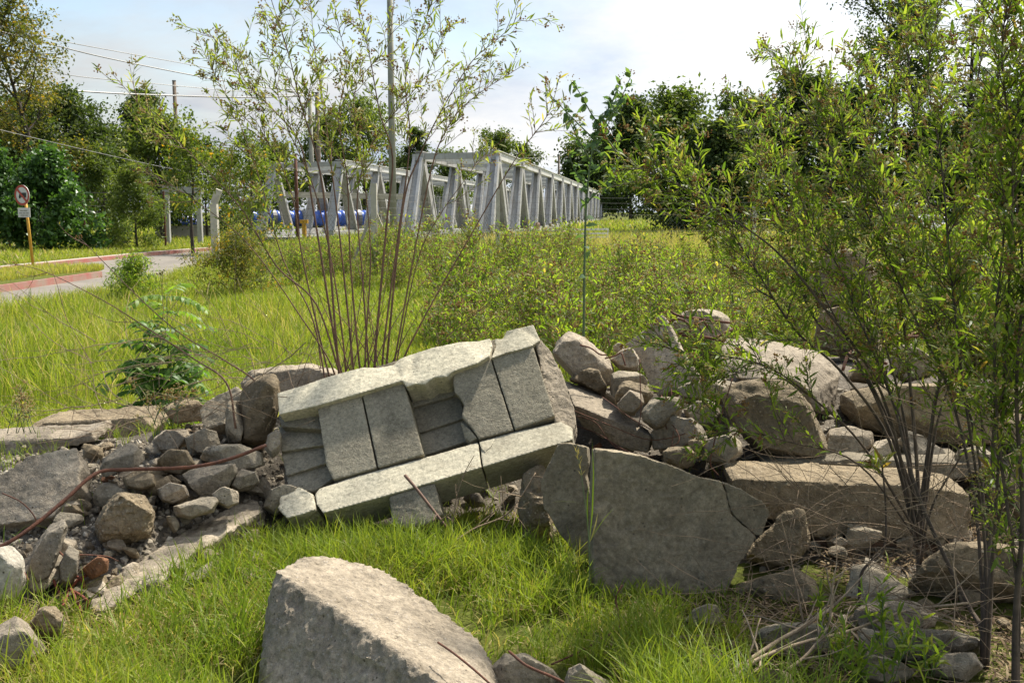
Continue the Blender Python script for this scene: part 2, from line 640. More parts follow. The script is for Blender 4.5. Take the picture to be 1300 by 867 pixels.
k = NT('field_soil')
tc_ = k.n('ShaderNodeTexCoord')
n1 = k.noise(tc_.outputs['Object'], 0.55, 8, 0.62)
n2 = k.noise(tc_.outputs['Object'], 14, 8, 0.7)
c = k.ramp(n1, [(0.35, (0.085, 0.10, 0.022)), (0.55, (0.12, 0.135, 0.03)), (0.70, (0.13, 0.115, 0.045))])
c = k.mix(c, k.ramp(n2, [(0.3, 0.45), (0.7, 1.3)]), 1.0, 'MULTIPLY')
p_ = k.n('ShaderNodeBsdfPrincipled')
p_.inputs['Roughness'].default_value = 1
p_.inputs['Specular IOR Level'].default_value = 0.05
b_ = k.n('ShaderNodeBump')
b_.inputs['Strength'].default_value = 0.8
b_.inputs['Distance'].default_value = 0.05
k.l(n2, b_.inputs['Height'])
k.l(c, p_.inputs['Base Color'])
k.l(b_.outputs[0], p_.inputs['Normal'])
k.l(p_.outputs[0], k.out.inputs[0])
M['ground'] = k.m
put('ground', grid_geo(gxs, gys, gz), M['ground'], kind='structure', smooth=True)

M['bed'] = concrete('soil_and_crushed_concrete', (0.10, 0.082, 0.06), (0.22, 0.19, 0.15), (0.4, 0.37, 0.33), 1.0, 0.8, stain_amt=0.6, speck_amt=0.8)


def bedz(X, Y):
    q = np.stack([X.ravel(), Y.ravel(), np.zeros(X.size)], 1)
    h = fbm(q * 4.5, 5, 9).reshape(X.shape)
    h2 = fbm(q * 22, 3, 29).reshape(X.shape)
    return mound(X, Y) - 0.035 + 0.05 * h + 0.02 * h2


put('rubble_bed', grid_geo(np.arange(-4.6, 4.7, .022), np.arange(3.1, 9.5, .022), bedz, keep=lambda c, z: z > -0.06),
    M['bed'], kind='stuff', smooth=True)

# ------------------------------------------------------------------ rough solids
PEND = []
ROUGH = 1.15
SHARP = 26


def vox_later(verts, faces, hull, voxel, amp, freq, name, mat, parent, props, seed, smooth=True, fine=0.35):
    me = bpy.data.meshes.new('raw')
    bm = bmesh.new()
    vs_ = [bm.verts.new(tuple(v)) for v in verts]
    if hull:
        bmesh.ops.convex_hull(bm, input=vs_)
        loose = [v for v in bm.verts if not v.link_faces]
        bmesh.ops.delete(bm, geom=loose, context='VERTS')
        # fracture: random planes knock corners off
        rr = random.Random(seed * 31)
        for q in range(hull if hull is not True else 0):
            nn = Vector((rr.gauss(0, 1), rr.gauss(0, 1), rr.gauss(0, 1))).normalized()
            ds = [v.co.dot(nn) for v in bm.verts]
            hi, lo = max(ds), min(ds)
            cut = hi - (hi - lo) * rr.choice((.02, .03, .05, .08, .12))
            bmesh.ops.bisect_plane(bm, geom=bm.verts[:] + bm.edges[:] + bm.faces[:], plane_co=nn * cut, plane_no=nn, clear_outer=True)
            r_ = bmesh.ops.convex_hull(bm, input=bm.verts[:])
            loose = [v for v in bm.verts if not v.link_faces]
            bmesh.ops.delete(bm, geom=loose, context='VERTS')
    else:
        for f in faces:
            bm.faces.new([vs_[i] for i in f])
    bmesh.ops.triangulate(bm, faces=bm.faces)
    bmesh.ops.recalc_face_normals(bm, faces=bm.faces)
    bm.to_mesh(me)
    bm.free()
    o = bpy.data.objects.new('raw', me)
    COL.objects.link(o)
    md = o.modifiers.new('r', 'REMESH')
    md.mode = 'VOXEL'
    md.voxel_size = voxel
    PEND.append((o, amp, freq, fine, name, mat, parent, props, seed, smooth))


FOOT = {}


def bake_pending():
    dg = bpy.context.evaluated_depsgraph_get()
    out = []
    for (o, amp, freq, fine, name, mat, parent, props, seed, smooth) in PEND:
        me = bpy.data.meshes.new_from_object(o.evaluated_get(dg), preserve_all_data_layers=False, depsgraph=dg)
        me.name = name
        n = len(me.vertices)
        co = np.empty(n * 3, np.float32)
        me.vertices.foreach_get('co', co)
        co = co.reshape(-1, 3).astype(np.float64)
        nr = np.empty(n * 3, np.float32)
        me.vertex_normals.foreach_get('vector', nr)
        nr = nr.reshape(-1, 3)
        d = fbm(co * freq, 3, seed) + fine * fbm(co * freq * 4.3, 4, seed + 50, 0.6)
        # ridged chips bite into edges
        d2 = np.minimum(0, vnoise(co * freq * 2.1 + 7, seed + 9) + 0.2) * 1.1
        d3 = -np.abs(vnoise(co * freq * 3.3 + 3, seed + 19)) * 0.55 - np.abs(vnoise(co * freq * 8.1 + 5, seed + 29)) * 0.3
        co = co + nr * (amp * ROUGH * (.6 * d + d2 + d3 + 0.3))[:, None]
        # footprint for the grass
        low = co[(co[:, 2] < gz(co[:, 0], co[:, 1]) + 0.16)]
        for a, b in set(map(tuple, np.floor(low[:, :2] / 0.04).astype(int).tolist())):
            FOOT[(a, b)] = 1
        off = np.array(wloc(parent)) if parent else np.array([co[:, 0].mean(), co[:, 1].mean(), co[:, 2].min()])
        me.vertices.foreach_set('co', (co - off).astype(np.float32).ravel())
        me.polygons.foreach_set('use_smooth', np.full(len(me.polygons), smooth, dtype=bool))
        me.materials.clear()
        me.materials.append(mat)
        me.update()
        me.set_sharp_from_angle(angle=R(SHARP))
        ob = bpy.data.objects.new(name, me)
        COL.objects.link(ob)
        if parent:
            ob.parent = parent
        else:
            ob.location = off
        tag(ob, kind=None if parent else 'thing', **props)
        out.append(ob)
    for rec in PEND:
        m_ = rec[0].data
        bpy.data.objects.remove(rec[0])
        bpy.data.meshes.remove(m_)
    PEND.clear()
    return out


SEED = [1]


def prism(out, d, nrm, thick, label, mat='grey', name='concrete_slab', cat='slab', voxel=0.012, amp=0.008, freq=7,
          shrink=0.96, ext=None, parent=None, group=None, off=None, fine=0.35, lab_part=None):
    """an outline in photo pixels laid on a tilted plane at distance d and given real thickness"""
    n = Vector(nrm).normalized()
    cx_ = sum(p[0] for p in out) / len(out)
    cy_ = sum(p[1] for p in out) / len(out)
    o = P(cx_, cy_, d)
    fr = []
    for i, p in enumerate(out):
        oo = o + n * (p[2] if len(p) > 2 else 0)
        fr.append(onplane(p[0], p[1], oo, n))
    c0 = sum(fr, Vector()) / len(fr)
    e = Vector(ext) if ext is not None else -n * thick
    bk = [c0 + (q - c0) * shrink + e for q in fr]
    m = len(fr)
    f = [list(range(m)), list(range(2 * m - 1, m - 1, -1))] + [[i, i + m, (i + 1) % m + m, (i + 1) % m] for i in range(m)]
    SEED[0] += 1
    props = dict(label=label, cat=cat, group=group) if parent is None else dict(label=lab_part)
    vox_later(fr + bk, f, False, voxel, amp, freq, name, M[mat], parent, props, SEED[0], fine=fine)


def boulder(out, d, thick, label, mat='tan', name='concrete_chunk', cat='rubble', front=0.6, fdx=0.0, fdy=-0.1, back=0.7,
            voxel=0.011, amp=0.011, freq=7, parent=None, group=None, bulge=0.4):
    """outline in photo pixels at distance d, a smaller broken face in front of it and one behind"""
    xs = [p[0] for p in out]
    ys = [p[1] for p in out]
    cx_, cy_ = (min(xs) + max(xs)) / 2, (min(ys) + max(ys)) / 2
    wx, wy = max(xs) - min(xs), max(ys) - min(ys)
    SEED[0] += 1
    rr = random.Random(SEED[0] * 7)
    # a broken block: one large tilted face towards us, a squarer back, few facets between
    front = front + (1 - front) * .55
    tx, ty = rr.uniform(-.5, .5), rr.uniform(.1, .9)
    sz = max(wx, wy) * d / FOC
    V = [P(x, y, d) for x, y in out]
    voxel = min(voxel, max(.0036, sz / 42))
    amp = min(amp, max(.0022, sz * .035) if amp < .013 else sz * .07)
    freq = max(freq, min(24, 1.5 / sz))
    k0 = rr.randrange(3)
    ps = [q for i, q in enumerate(out) if (i + k0) % 3 != 0] if len(out) > 6 else out
    for x, y in ps:
        u, w_ = (x - cx_) / max(wx, wy), (y - cy_) / max(wx, wy)
        dep = d - thick * bulge + sz * .35 * (tx * u - ty * w_)
        V.append(P(cx_ + (x - cx_) * front + fdx * wx * .6, cy_ + (y - cy_) * front + fdy * wy * .6, min(dep, d - .01)))
    V += [P(cx_ + (x - cx_) * (back * .5 + .48), cy_ + (y - cy_) * (back * .5 + .48), d + thick * (1 - bulge)) for x, y in out]
    props = dict(label=label, cat=cat, group=group)
    vox_later(V, None, 11, voxel, amp, freq, name, M[mat], parent, props, SEED[0])


def hullpts(pts, label, mat='tan', name='concrete_chunk', cat='rubble', voxel=0.010, amp=0.009, freq=7, group=None, cuts=5):
    SEED[0] += 1
    vox_later([P(*p) for p in pts], None, cuts or True, voxel, amp, freq, name, M[mat], None, dict(label=label, cat=cat, group=group), SEED[0])
# ------------------------------------------------------------------ foreground blocks
hullpts([(350, 724, 3.42), (372, 745, 3.33), (425, 770, 3.2), (490, 815, 3.02), (575, 878, 2.8), (620, 905, 2.75),
         (383, 706, 3.72), (428, 706, 3.8), (490, 724, 3.78), (548, 770, 3.58), (603, 806, 3.42), (623, 836, 3.28), (640, 880, 3.1),
         (338, 780, 3.44), (330, 830, 3.33), (326, 880, 3.2), (330, 930, 3.06), (420, 990, 2.85), (540, 1010, 2.72), (640, 950, 2.75)],
        'large pale broken concrete block lying in the grass at the bottom edge', 'tan', 'concrete_block', 'rubble block', 0.0075, 0.012, 9, cuts=0)
boulder([(618, 852), (640, 829), (668, 830), (702, 850), (718, 868), (700, 900), (620, 900)], 3.22, 0.2,
        'low grey rubble piece under a thin rusty rod, touching the large pale block', 'grey', front=.5, fdy=-.15)
boulder([(714, 872), (722, 848), (735, 842), (752, 853), (778, 868), (772, 900), (715, 900)], 3.16, 0.16,
        'small pointed grey rubble tip beside the low piece with a rusty rod', 'grey', front=.5, fdy=-.2)
boulder([(-18, 800), (20, 779), (36, 790), (63, 826), (58, 838), (0, 864), (-20, 855)], 3.36, 0.25,
        'wedge of concrete with a pale sloping top in the bottom corner', 'tan', front=.75, fdy=.12, fdx=-.05)
boulder([(38, 790), (50, 772), (70, 769), (84, 784), (79, 806), (60, 823), (45, 806)], 3.5, 0.2,
        'crumbly tan lump between the corner wedge and the grass', 'coarse', amp=.02, freq=14, front=.6)

# ------------------------------------------------------------------ left heap
prism([(-30, 607), (0, 602), (28, 586), (32, 579), (60, 573), (98, 569), (103, 590), (99, 605), (103, 618), (78, 640), (68, 656), (30, 662), (0, 666), (-30, 664)],
      4.62, (-.1, -.72, .68), .14, 'large flat pitted slab with rust flecks at the left end of the heap', 'tan', voxel=.009, amp=.008)
prism([(-40, 562), (20, 558), (90, 556), (116, 548), (120, 560), (98, 567), (30, 582), (0, 588), (-40, 590)],
      5.75, (0, -.95, .3), .4, 'long pale beam lying flat behind the pitted slab', 'tan', 'concrete_beam', 'beam', .014, .012, shrink=1.0, ext=(0, .3, .02))
prism([(32, 543), (60, 536), (140, 532), (182, 529), (196, 545), (186, 562), (120, 556), (35, 560)],
      6.3, (0, -.95, .3), .3, 'rough grey beam at the edge of the sunny grass', 'coarse', 'concrete_beam', 'beam', .014, .014, shrink=1.0, ext=(0, .3, .02))
boulder([(123, 595), (132, 581), (165, 561), (183, 567), (183, 585), (165, 593), (131, 604)], 4.8, .3,
        'pale grey angular slab piece above the long rusty bar', 'slate', front=.8, fdx=-.05, fdy=.18, amp=.006)
boulder([(312, 482), (335, 471), (352, 476), (356, 502), (352, 532), (340, 562), (312, 566), (300, 560), (304, 500)], 5.45, .45,
        'upright brown concrete block with a vertical form line beside the block slab', 'coarse', 'concrete_block', 'rubble block', front=.85, fdy=.02, fdx=-.02, amp=.009)
boulder([(286, 522), (291, 507), (303, 504), (308, 520), (310, 550), (306, 567), (292, 566), (286, 548)], 5.36, .28,
        'rounded grey end piece standing against the upright brown block', 'grey', front=.7, amp=.008)
prism([(252, 521), (262, 508), (280, 499), (300, 489), (309, 496), (308, 509), (290, 520), (286, 538), (258, 545)], 5.6, (-.2, -.75, .6), .16,
      'flat grey slab corner jutting over the rubble at the edge of the sunny grass', 'grey')
boulder([(306, 486), (318, 470), (350, 466), (395, 461), (425, 468), (440, 480), (400, 500), (350, 505), (310, 500)], 6.1, .5,
        'broad rough concrete mass under the tall shrub stems', 'tan', 'concrete_block', 'rubble block', front=.7, fdy=.1, amp=.014)
boulder([(245, 577), (270, 562), (302, 562), (333, 574), (334, 590), (300, 599), (270, 592)], 5.05, .3,
        'long flat speckled chunk over which the rusty bar passes', 'grey', front=.8, fdy=.1)
boulder([(230, 602), (250, 592), (298, 585), (302, 598), (286, 626), (258, 633), (238, 618)], 4.85, .3,
        'large smooth grey stone below the speckled chunk', 'slate', front=.75, fdy=.05)
boulder([(292, 607), (308, 594), (325, 598), (331, 612), (320, 622), (300, 625), (290, 618)], 4.9, .2,
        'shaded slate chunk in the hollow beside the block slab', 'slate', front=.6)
boulder([(268, 623), (285, 617), (303, 624), (303, 639), (290, 646), (271, 636)], 4.62, .16,
        'small pale tan stone below the smooth grey stone', 'tan', front=.6)
boulder([(198, 621), (215, 612), (236, 616), (241, 630), (220, 641), (203, 636)], 4.68, .18,
        'tan cornered stone left of the smooth grey stone', 'tan', front=.6)
boulder([(219, 643), (255, 632), (279, 630), (271, 650), (240, 660), (223, 656)], 4.55, .2,
        'long grey stone bordering the crushed concrete', 'grey', front=.7)
boulder([(134, 642), (150, 625), (184, 629), (198, 654), (191, 681), (161, 696), (126, 690), (120, 666)], 4.4, .4,
        'crumbling brown lump of packed gravel in the heap', 'coarse', front=.65, amp=.016, freq=11)
boulder([(33, 727), (45, 690), (64, 661), (82, 655), (87, 669), (73, 702), (62, 742), (45, 752)], 4.05, .22,
        'long dark grey stone leaning below the pitted slab', 'slate', front=.7, amp=.008)
boulder([(74, 718), (88, 690), (101, 700), (99, 730), (86, 748), (75, 742)], 3.98, .2,
        'dark grey stone above the red rebar cage', 'slate', front=.6)
boulder([(-25, 694), (8, 690), (30, 700), (34, 735), (22, 766), (-25, 776)], 3.82, .25,
        'whitish weathered slab end at the left edge of the photo', 'whitewash', front=.75, amp=.01)
boulder([(104, 722), (124, 705), (139, 710), (136, 726), (116, 737)], 3.98, .14,
        'reddish brown brick piece above the red rebar cage', 'brick', 'brick_fragment', front=.7, amp=.005)
hullpts([(108, 770, 3.85), (150, 728, 4.12), (200, 694, 4.38), (260, 660, 4.72), (322, 632, 5.0), (338, 646, 4.85), (250, 693, 4.35), (180, 738, 4.0), (132, 775, 3.75),
         (120, 800, 3.8), (250, 715, 4.4), (335, 665, 4.9)],
        'long low strip of concrete between the crushed rubble and the bright grass', 'tan', 'concrete_slab', 'slab', .012, .02, 6)
boulder([(336, 570), (341, 548), (350, 541), (357, 550), (359, 570), (346, 582)], 5.05, .14,
        'small pale stone wedged against the left side of the block slab', 'tan', front=.5)
boulder([(333, 645), (342, 622), (360, 613), (380, 618), (372, 640), (350, 656)], 4.9, .2,
        'grey stone under the lower left corner of the block slab', 'grey', front=.6)
boulder([(155, 606), (175, 596), (196, 602), (200, 616), (180, 624), (160, 620)], 4.68, .2,
        'brownish chunk just below the long rusty bar', 'coarse', front=.6)
boulder([(196, 585), (214, 570), (238, 572), (248, 590), (232, 605), (206, 602)], 4.95, .25,
        'coarse brown chunk behind the long rusty bar', 'coarse', front=.6)
boulder([(235, 556), (258, 543), (276, 548), (282, 566), (262, 580), (240, 576)], 5.2, .22,
        'grey cornered stone in front of the jutting slab corner', 'grey', front=.7)
boulder([(190, 560), (210, 545), (238, 546), (244, 560), (225, 573), (198, 574)], 5.35, .22,
        'rust stained tan chunk at the back of the heap', 'tan', front=.6)
boulder([(205, 520), (222, 509), (248, 507), (262, 516), (256, 534), (220, 538)], 5.9, .3,
        'dark earthy lump behind the heap next to the leafy sapling', 'coarse', front=.6, amp=.02)

# ------------------------------------------------------------------ fallen floor slab of joists and hollow blocks
SN = Vector((-.10, -.80, .60)).normalized()
SO = P(530, 545, 5.05)
slab = thing('floor_slab_fragment', P(450, 655, 4.85), 'tilted floor slab piece with pale joists and hollow blocks, one bay broken open', 'slab')


def spart(name, poly, back, mat, voxel=.006, amp=.003, freq=14, fine=.5, lab=None):
    amp = amp * .4 if amp <= .003 else amp * .7
    fr = [onplane(q[0], q[1], SO + SN * q[2], SN) for q in poly]
    bk = [f + SN * (back - q[2]) for f, q in zip(fr, poly)]
    m = len(fr)
    f = [list(range(m)), list(range(2 * m - 1, m - 1, -1))] + [[i, i + m, (i + 1) % m + m, (i + 1) % m] for i in range(m)]
    SEED[0] += 1
    vox_later(fr + bk, f, False, voxel, amp, freq, name, M[mat], slab, dict(label=lab), SEED[0], fine=fine)


def flat(pts, o):
    return [(x, y, o) for x, y in pts]


spart('topping', flat([(356, 505), (420, 482), (560, 440), (640, 428), (676, 418), (700, 446), (727, 515), (733, 545), (720, 566), (600, 606), (480, 640), (400, 655), (362, 650)], -.125), -.19, 'grey', .011, .005)
# rough broken end
spart('broken_end', [(679, 433, .055), (686, 433, .04), (701, 447, .0), (716, 482, -.01), (729, 517, .0), (731, 540, .01), (725, 560, .03), (706, 552, .05), (703, 529, .062), (690, 486, .062)], -.15, 'tan', .009, .012, 11)
# upper joist: lip lower edge stands proud, face leans to the sky
spart('joist', [(352, 499, 0.035), (385, 489, 0.035), (410, 480, 0.035), (445, 470, 0.035), (462, 466, 0.035), (478, 467, 0.035), (500, 463, 0.035), (508, 455, 0.035), (521, 450, 0.035), (550, 441, 0.035), (584, 434, 0.035), (606, 433, 0.035),
                (622, 429.5, 0.035), (625, 437, .05), (621, 452, 0.112), (606, 461, 0.112), (576, 471, 0.112), (567, 478.5, 0.112), (551, 479, 0.112), (539, 488.5, 0.112), (528, 487, 0.112), (516, 491, 0.112), (511, 483, 0.112),
                (457, 499, 0.112), (402, 515, 0.112), (354, 526, .112)], -.12, 'joist', lab='pale upper joist with a chipped top edge')
spart('joist', [(628, 430, .02), (638, 430, .02), (643, 420, .02), (660, 416, .03), (677, 412, .035), (686, 432, .06), (674, 440, .09), (640, 449, .092), (623, 455, .09), (629, 441, .04)], -.12, 'joist',
      lab='cracked off end of the upper joist')
# lower joist
spart('joist', [(405, 620, .075), (440, 608, .075), (479, 597, .075), (542, 580, .075), (607, 561, .075), (609, 580, .125), (611, 593, .165), (553, 610.5, .165), (490, 629, .165), (410, 651, .165), (402, 640, .13), (400, 627, .09)], -.13, 'joist',
      lab='pale lower joist running along the foot of the slab')
spart('joist', [(609.5, 560, .075), (650, 549, .075), (695, 538.5, .075), (712, 535, .07), (727, 543, .08), (727, 558, .15), (690, 569, .165), (613, 592.5, .165), (611, 580, .125)], -.13, 'joist',
      lab='right length of the lower joist beyond a crack')
spart('joist_stub', [(356, 627, .07), (380, 618, .07), (397, 627, .09), (401, 646, .15), (385, 652, .16), (364, 657, .16), (353, 645, .12)], -.08, 'joist', amp=.006, lab='broken off stub of the lower joist')
spart('joist_chip', [(608, 561, .082), (629, 556, .082), (624, 566, .105), (616, 574, .12), (611, 570, .11)], .0, 'joist', .006, .002, lab='loose chip at the crack')
# hollow blocks
spart('hollow_block', [(402, 512, .075), (457, 495, .075), (478, 593.5, .082), (423, 609, .082), (414, 590, .08)], -.09, 'block', .0055, .002, lab='whole block face left of the pair')
spart('hollow_block', [(459, 495, .076), (511, 480, .076), (538, 576.5, .084), (480, 593.5, .084)], -.09, 'block', .0055, .002, lab='whole block face beside the open bay')
spart('hollow_block', [(577, 468, .074), (598, 461, .074), (622, 452, .074), (652, 545.5, .084), (608, 557, .084), (597, 541, .082), (586, 528, .082), (589, 514, .08), (583, 503, .08), (577, 498, .08), (575, 484, .076)], .028, 'block', .0055, .003,
      lab='block face broken to a ragged edge')
spart('hollow_block', [(623.5, 452, .076), (676, 437, .076), (704.5, 527.5, .085), (653.5, 545, .085)], -.09, 'block', .0055, .002, lab='whole block face at the right end')
spart('hollow_block', [(494, 629.5, .155), (552, 613, .155), (562, 652, .15), (546, 664, .15), (517, 670, .15), (497, 664, .15)], .0, 'block', .008, .004, lab='block hanging below the lower joist')
# inner shells seen where block faces are gone, each step lower than the last
for k_, pts in enumerate([[(513, 482), (575, 470), (584, 500), (522, 517)], [(522, 515), (582, 500), (592, 530), (530, 550)], [(529, 548), (592, 529), (604, 556), (538, 578)]]):
    o_ = (-.095, -.08, -.06)[k_]
    spart('inner_shell', [(x, y, o_ - .02 if i < 2 else o_ + .03) for i, (x, y) in enumerate(pts)], -.16, 'block', .007, .003, lab='step inside the open bay' if k_ == 0 else None)
spart('block_splinter', [(584, 534, .05), (597, 545, .075), (606, 556, .075), (597, 561, .06), (590, 556, .05)], -.03, 'block', .006, .003)
for k_, pts in enumerate([[(353, 527), (404, 513), (409, 545), (357, 541)], [(353, 541), (408, 536), (416, 564), (357, 573)], [(357, 572), (414, 562), (420, 586), (363, 604)], [(363, 602), (417, 586), (424, 606), (398, 624), (366, 622)]]):
    o_ = (.0, -.03, -.018, -.006)[k_]
    spart('inner_shell', [(x, y, o_ - .02 if i < 2 else o_ + .03) for i, (x, y) in enumerate(pts)], -.15, 'block', .007, .004, lab='step at the open left end' if k_ == 0 else None)

# ------------------------------------------------------------------ standing slabs in front
prism([(685, 612), (697, 588), (708, 563), (722, 561), (746, 567), (748, 588), (744, 604), (750, 630), (749, 665), (754, 712), (735, 708), (712, 680), (690, 646)], 4.42, (-.15, -.95, .2), .15,
      'narrow standing slab piece left of the big cracked slab', 'cast', voxel=.009, amp=.006)
big = thing('cracked_slab', P(850, 774, 3.95), 'big cracked slab standing on edge, the largest in front of the heap', 'slab')
bn = Vector((.06, -.97, .2)).normalized()
bo = P(850, 660, 4.12)


def bpart(name, pts, lab=None):
    fr = [onplane(x, y, bo, bn) for x, y in pts]
    bk = [f - bn * .15 for f in fr]
    m = len(fr)
    SEED[0] += 1
    vox_later(fr + bk, [list(range(m)), list(range(2 * m - 1, m - 1, -1))] + [[i, i + m, (i + 1) % m + m, (i + 1) % m] for i in range(m)],
              False, .008, .008, 9, name, M['cast'], big, dict(label=lab), SEED[0])


bpart('slab_body', [(757, 570), (785, 573), (813, 578), (840, 588), (866, 596), (890, 606), (918, 612), (921.5, 625), (929, 652), (943, 667), (960, 681), (950, 700), (941, 713), (930, 738), (919, 759), (905, 775), (885, 790), (828, 785), (757, 765), (752, 700), (754, 640)])
bpart('broken_corner', [(918.6, 612.5), (942, 621), (955, 630), (968, 636), (977, 650), (973, 664), (968, 679), (961, 680), (944, 666), (930, 651.5), (922.3, 624.5)])
boulder([(658, 645), (665, 602), (688, 590), (700, 620), (702, 690), (684, 704), (662, 680)], 4.75, .35, 'rough dark chunk behind the narrow standing slab', 'coarse', front=.7, amp=.02)

# ------------------------------------------------------------------ heap, middle
boulder([(699, 445), (712, 426), (722, 421), (733, 423), (738, 432), (768, 448), (784, 468), (784, 484), (768, 492), (726, 479), (706, 458)], 5.95, .4,
        'pale arched chunk with a rusty wire on its top', 'tan', 'concrete_block', 'rubble block', front=.75, fdy=.12, fdx=-.04)
boulder([(722, 482), (740, 468), (760, 470), (772, 492), (768, 505), (745, 494)], 5.8, .25, 'dark brown broken face under the arched chunk', 'coarse', front=.7, amp=.018)
hullpts([(728, 514, 5.42), (745, 520, 5.35), (760, 526, 5.3), (798, 541, 5.18), (826, 553, 5.12), (715, 482, 5.85), (745, 490, 5.85), (766, 503, 5.75), (798, 527, 5.5), (822, 545, 5.3),
         (738, 542, 5.42), (765, 556, 5.32), (791, 569, 5.22), (823, 576, 5.15), (830, 560, 5.3)],
        'bright sunlit slab sloping down with thin rusty wires along its edge', 'tan', 'concrete_slab', 'slab', .008, .006, 10, cuts=0)
boulder([(768, 486), (770, 477), (785, 470), (819, 473), (824, 480), (821, 492), (812, 505), (772, 503)], 5.62, .28, 'grey squared block with a smooth chamfered front in the middle of the heap', 'grey', 'concrete_block', 'rubble block', front=.9, fdy=.12, amp=.004)
boulder([(776, 503), (783, 492), (790, 485), (804, 482), (824, 490), (831, 502), (822, 512), (800, 520), (781, 514)], 5.4, .24, 'rounded speckled stone resting on the squared block', 'coarse', front=.6)
boulder([(783, 513), (799, 495), (815, 500), (818, 512), (806, 526), (792, 528), (784, 521)], 5.24, .18, 'small whitish rounded stone on the sunlit slab', 'tan', front=.55)
prism([(793, 437), (810, 424), (820, 417), (831, 405), (840, 399), (845, 403), (858, 430), (869, 450), (881, 466), (888, 478), (880, 486), (858, 494), (835, 505), (824, 489), (818, 472), (810, 456)],
      6.05, (-.38, -.84, .38), .17, 'tall tan slab leaning up to the highest point of the middle heap', 'tan', voxel=.011, amp=.007, shrink=.98)
boulder([(778, 440), (784, 435), (791, 435), (793, 443), (786, 448), (779, 446)], 6.15, .12, 'tiny grey stone on the skyline beside the tall tan slab', 'grey', voxel=.01)
boulder([(775, 457), (789, 443), (803, 441), (812, 456), (811, 471), (788, 470)], 5.95, .24, 'knobbly stone with bent rusty wire in front of the tall tan slab', 'tan', front=.6, amp=.016)
boulder([(852, 412), (868, 395), (890, 392), (912, 394), (926, 401), (929, 426), (905, 433), (868, 428)], 6.9, .4, 'grey stone at the back with thick rusty bars across it', 'grey', front=.7)
boulder([(814, 524), (826, 507), (845, 503), (863, 505), (868, 519), (863, 539), (832, 547), (816, 536)], 5.15, .3, 'rounded grey boulder right of the sunlit slab', 'grey', front=.65)
hullpts([(915, 458, 6.0), (914, 438, 6.15), (923, 430, 6.25), (948, 428, 6.3), (985, 434, 6.3), (1012, 452, 6.0), (1040, 447, 6.35), (1066, 467, 6.2), (1066, 477, 6.1), (1058, 524, 5.85), (1052, 531, 5.85), (1037, 522, 5.62),
         (1010, 480, 5.6), (975, 482, 5.65), (936, 480, 5.8), (1030, 500, 5.58), (950, 470, 6.6), (1060, 500, 6.4)],
        'big pale boulder with a sunlit right face, upper right of the heap', 'tan', 'concrete_block', 'rubble block', .011, .010, cuts=1)
boulder([(915, 500), (922, 490), (946, 484), (971, 481), (1008, 484), (1022, 502), (1040, 540), (1057, 576), (1040, 588), (989, 590), (961, 572), (943, 553), (920, 522)], 5.15, .5,
        'big brown boulder below the sunlit one', 'coarse', 'concrete_block', 'rubble block', front=.78, fdy=-.03, amp=.014)
boulder([(858, 493), (872, 486), (890, 483), (936, 484), (945, 500), (920, 513), (888, 514), (864, 506)], 5.6, .4, 'flat grey rock bridging the middle and right of the heap', 'grey', front=.75)
boulder([(888, 574), (896, 558), (927, 550), (941, 562), (943, 576), (925, 592), (896, 586)], 4.9, .28, 'angular grey stone in front of the big brown boulder', 'grey', front=.65)
boulder([(840, 574), (848, 567), (875, 567), (886, 579), (882, 592), (861, 597), (843, 589)], 4.78, .2, 'rounded speckled stone just above the big cracked slab', 'coarse', front=.6)
boulder([(874, 560), (884, 555), (893, 561), (893, 572), (881, 579), (874, 571)], 4.9, .12, 'small brown stone between the rounded and the angular one', 'coarse', front=.5, voxel=.01)
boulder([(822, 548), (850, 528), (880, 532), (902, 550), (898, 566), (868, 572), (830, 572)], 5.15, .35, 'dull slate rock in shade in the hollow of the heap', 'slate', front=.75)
boulder([(868, 520), (885, 508), (912, 512), (918, 535), (900, 552), (876, 545)], 5.3, .3, 'rough grey chunk left of the big brown boulder', 'grey', front=.65)

# ------------------------------------------------------------------ heap, right
prism([(925, 607), (978, 609), (1080, 613), (1184, 619), (1233, 628), (1234, 656), (1232, 684), (1130, 684), (1030, 682), (1006, 666), (940, 650)], 4.52, (0, -.97, .25), .3,
      'long concrete beam with a crumbling upper edge lying across the right of the heap', 'coarse', 'concrete_beam', 'beam', .011, .012, shrink=1.0, ext=(.02, .3, .02))
prism([(968, 592), (1010, 584), (1070, 582), (1228, 588), (1234, 607), (1180, 613), (980, 609)], 4.86, (0, -.96, .28), .25,
      'narrower beam lying behind the crumbling beam', 'grey', 'concrete_beam', 'beam', .012, .010, shrink=1.0, ext=(.02, .26, .02))
prism([(1029, 684), (1110, 688), (1191, 692), (1188, 701), (1100, 699), (1048, 696)], 4.5, (0, -1, .1), .12, 'weathered brown plank under the crumbling beam', 'plank', 'timber_plank', 'plank', .008, .003)
boulder([(938, 720), (958, 688), (1000, 652), (1020, 648), (1029, 690), (1010, 716), (965, 736)], 4.42, .4, 'brown pebbly chunk beside the cracked slab corner', 'coarse', front=.75, amp=.02)
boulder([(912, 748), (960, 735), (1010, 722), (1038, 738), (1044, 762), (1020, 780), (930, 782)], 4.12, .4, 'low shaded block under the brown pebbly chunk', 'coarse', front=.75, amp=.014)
hullpts([(1068, 766, 4.0), (1078, 720, 4.1), (1095, 712, 4.15), (1120, 724, 4.1), (1170, 758, 3.95), (1142, 770, 3.88), (1095, 782, 3.9), (1100, 720, 4.3), (1165, 755, 4.2), (1090, 790, 4.1)],
        'grey triangular stone with a sunlit slanting edge in the shade', 'grey', 'concrete_chunk', 'rubble', .01, .009)
